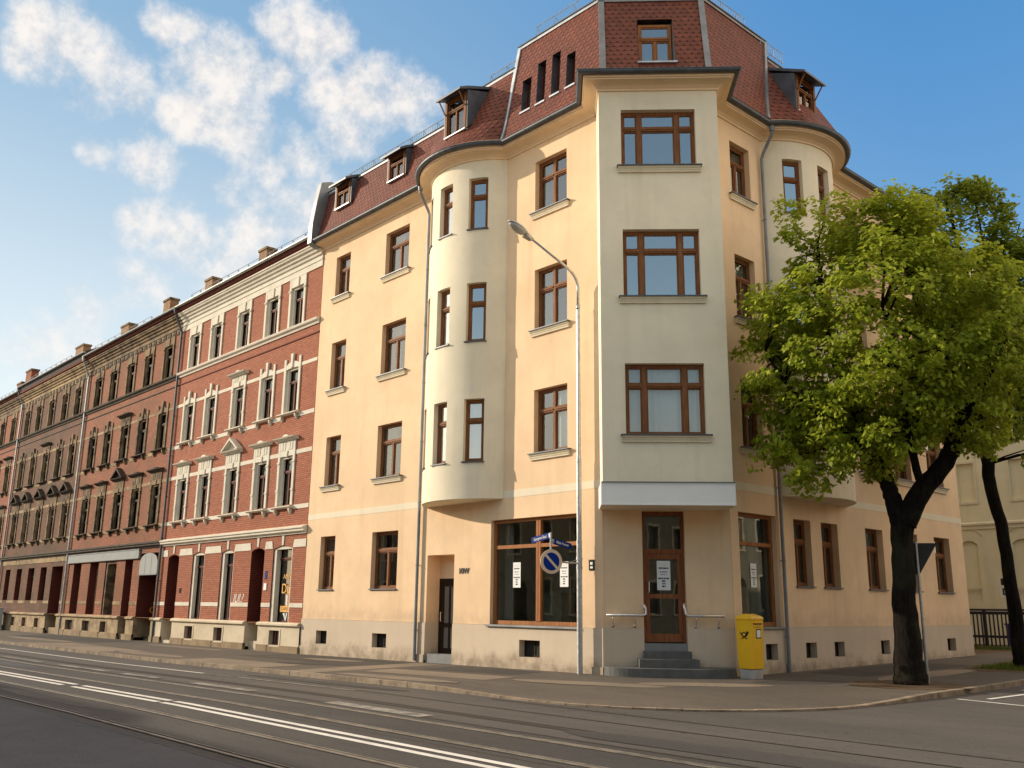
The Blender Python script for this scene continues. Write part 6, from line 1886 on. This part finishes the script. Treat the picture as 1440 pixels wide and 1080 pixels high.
opposite(-36, -12, 8.2, 'opp1', 'cream house across the street, left behind the camera', -24, 3)
opposite(-12, 14, 8.6, 'opp1', 'beige house across the street, directly behind the camera', 3, 4)
opposite(13, 34, 8.4, 'opp1', 'beige house on the far side of the side street, facing the yellow facade', 24, 6, FZ)
opposite(34, 70, 8.8, 'opp2', 'sage house on the far side of the side street, further from the crossing', 52, 7, FZ)
opposite(14, 46, 9.4, 'opp2', 'long sage house across the street, to the right behind the camera', 30, 5)

# ================================================================== CAMERA, SUN, SKY
cam = bpy.data.cameras.new('camera'); co = bpy.data.objects.new('camera', cam); COL.objects.link(co)
cam.sensor_width = 36.0; cam.lens = 36.0 * CAM_F / 1440.0; cam.clip_start = 0.05; cam.clip_end = 3000
fwv = Vector((sin(CAM_PSI) * cos(CAM_PITCH), cos(CAM_PSI) * cos(CAM_PITCH), sin(CAM_PITCH)))
rv = Vector((cos(CAM_PSI), -sin(CAM_PSI), 0)); uv_ = rv.cross(fwv)
r2v = rv * cos(CAM_ROLL) + uv_ * sin(CAM_ROLL); u2v = -rv * sin(CAM_ROLL) + uv_ * cos(CAM_ROLL)
co.matrix_world = Matrix(((r2v.x, u2v.x, -fwv.x, 0), (r2v.y, u2v.y, -fwv.y, 0), (r2v.z, u2v.z, -fwv.z, CAM_H), (0, 0, 0, 1)))
scene.camera = co

SUN = Vector((-1.78, -1.0, 0.74)).normalized()
sl = bpy.data.lights.new('sun', 'SUN'); sl.energy = 2.75; sl.angle = radians(0.55); sl.color = (1.0, 0.85, 0.66)
so = bpy.data.objects.new('sun', sl); COL.objects.link(so); so.rotation_mode = 'QUATERNION'; so.rotation_quaternion = SUN.to_track_quat('Z', 'Y')

world = bpy.data.worlds.new('World'); scene.world = world; world.use_nodes = True
nt = world.node_tree
for n_ in list(nt.nodes): nt.nodes.remove(n_)
b = NB(nt)
out = b.n('ShaderNodeOutputWorld'); bg = b.n('ShaderNodeBackground')
sky = b.n('ShaderNodeTexSky'); sky.sky_type = 'NISHITA'; sky.sun_disc = False
sky.sun_elevation = math.asin(SUN.z); sky.sun_rotation = atan2(SUN.x, SUN.y)
sky.altitude = 100; sky.air_density = 1.15; sky.dust_density = 0.5; sky.ozone_density = 2.2
hs = b.n('ShaderNodeHueSaturation'); hs.inputs['Saturation'].default_value = 1.25; hs.inputs['Value'].default_value = 1.0
b.link(sky.outputs[0], hs.inputs['Color'])
gen = b.coord('Generated')
# clouds: a handful of soft masses at their places in the sky, broken up by noise in direction space
def pix_dir(x, y):
    d = fwv * CAM_F + r2v * (x - 720) - u2v * (y - 540); return d.normalized()
clouds = [(55, 62, 48), (100, 72, 52), (150, 105, 50), (190, 130, 32), (25, 85, 26), (230, 40, 26), (265, 42, 26), (268, 85, 34), (305, 100, 48), (345, 105, 42), (390, 105, 26),
          (268, 160, 38), (325, 158, 56), (365, 185, 36), (415, 48, 46), (455, 58, 46), (480, 50, 26), (470, 130, 40), (515, 138, 56), (575, 140, 40), (485, 185, 34),
          (205, 224, 40), (130, 205, 22), (370, 230, 44), (420, 215, 36), (400, 300, 58), (440, 290, 46), (360, 322, 44), (215, 318, 40), (185, 308, 20), (255, 345, 50), (320, 350, 50),
          (120, 440, 60), (60, 480, 60), (200, 400, 50), (330, 270, 30), (290, 390, 50)]
wn_ = b.n('ShaderNodeTexNoise'); b.link(gen, wn_.inputs['Vector']); wn_.inputs['Scale'].default_value = 14; wn_.inputs['Detail'].default_value = 5
wa = b.n('ShaderNodeVectorMath', operation='SUBTRACT'); b.link(wn_.outputs['Color'], wa.inputs[0]); wa.inputs[1].default_value = (.5, .5, .5)
wb_ = b.n('ShaderNodeVectorMath', operation='SCALE'); b.link(wa.outputs[0], wb_.inputs[0]); wb_.inputs['Scale'].default_value = 0.036
wc_ = b.n('ShaderNodeVectorMath', operation='ADD'); b.link(gen, wc_.inputs[0]); b.link(wb_.outputs[0], wc_.inputs[1])
wd2 = b.n('ShaderNodeVectorMath', operation='NORMALIZE'); b.link(wc_.outputs[0], wd2.inputs[0])
mx_ = None
for (x, y, r_) in clouds:
    d = pix_dir(x, y); ang = r_ / CAM_F * 1.06 * cos(atan2(sqrt((x - 720) ** 2 + (y - 540) ** 2), CAM_F)) ** 1
    dp = b.n('ShaderNodeVectorMath', operation='DOT_PRODUCT'); b.link(wd2.outputs[0], dp.inputs[0]); dp.inputs[1].default_value = tuple(d)
    v = b.math('MULTIPLY_ADD', dp.outputs['Value'], 2 / ang ** 2, 1 - 2 / ang ** 2 - (.15 if y < 195 else (.45 if y < 350 else .8)))
    mx_ = v if mx_ is None else b.math('SMOOTH_MAX', mx_, v, 0.35)
mx_ = b.math('MAXIMUM', mx_, -6.0)
n1 = b.noise(gen, 24, 9, 0.63); n2 = b.noise(gen, 75, 7, 0.62); n3 = b.noise(gen, 9, 5, .6)
dens = b.math('ADD', b.math('MULTIPLY', mx_, 0.8), b.math('ADD', b.math('MULTIPLY', b.math('SUBTRACT', n1, .5), 3.4), b.math('ADD', b.math('MULTIPLY', b.math('SUBTRACT', n2, .5), .75), b.math('MULTIPLY', b.math('SUBTRACT', n3, .5), 1.4))))
mask = b.ramp(dens, -0.75, 1.15, 0, 1)
sx_, sy_, sz_ = b.sep(gen)
haze = b.math('MULTIPLY', b.ramp(sz_, 0.52, 0.10), b.ramp(sx_, -.45, -.90))
wd_ = b.n('ShaderNodeVectorMath', operation='DOT_PRODUCT'); b.link(gen, wd_.inputs[0]); wd_.inputs[1].default_value = (.60, .75, .28)
warm_fill = b.ramp(wd_.outputs['Value'], .66, .93)
cloudcol = b.mix(b.ramp(b.math('ADD', n2, b.math('MULTIPLY', n1, 1.2)), .8, 1.3), (2.75, 2.65, 2.6, 1), (3.4, 3.2, 3.02, 1))
fd_ = b.n('ShaderNodeVectorMath', operation='DOT_PRODUCT'); b.link(gen, fd_.inputs[0]); fd_.inputs[1].default_value = (-.74, .67, 0)
front = b.ramp(fd_.outputs['Value'], .0, .45)
left = b.ramp(sx_, -.30, -.92)
clear = b.mix(left, (.20, .92, 2.15, 1), (.85, 1.50, 2.2, 1))
low = b.math('MULTIPLY', b.ramp(sz_, .60, .10), b.math('MULTIPLY_ADD', left, .50, .50))
clear = b.mix(low, clear, b.mix(left, (1.25, 2.1, 2.85, 1), (2.75, 2.95, 3.05, 1)))
hs.inputs['Saturation'].default_value = 1.0
skyc = b.mix(b.math('MULTIPLY', front, .85), b.mix(1.0, hs.outputs[0], (1.02, .93, .76, 1), 'MULTIPLY'), clear)
haze_fill = b.math('MULTIPLY', b.ramp(sz_, .34, .02), b.math('SUBTRACT', 1.0, front))
skyc = b.mix(b.math('MULTIPLY', haze_fill, .8), skyc, (4.4, 3.7, 3.0, 1))  # added warm haze behind the camera, fill for the shaded fronts
c = b.mix(b.math('MULTIPLY', mask, 0.95), skyc, cloudcol)
c = b.mix(b.math('MULTIPLY', warm_fill, 0.75), c, (8.8, 6.6, 4.6, 1))  # added warm glow outside the view, fill for the side street front
c = b.mix(b.math('MULTIPLY', b.ramp(sz_, .62, .82), 0.8), c, (5.4, 4.4, 3.4, 1))  # added bright veil overhead, out of view, as fill light
b.link(c, bg.inputs['Color']); bg.inputs['Strength'].default_value = 0.15
b.link(bg.outputs[0], out.inputs[0])

scene.view_settings.view_transform = 'Standard'; scene.view_settings.look = 'None'
scene.view_settings.exposure = 0.98; scene.view_settings.gamma = 1.0
scene.cycles.max_bounces = 8; scene.cycles.transparent_max_bounces = 12; scene.cycles.glossy_bounces = 4; scene.cycles.diffuse_bounces = 4
scene.cycles.use_denoising = True
scene.render.resolution_x = 1024; scene.render.resolution_y = 768
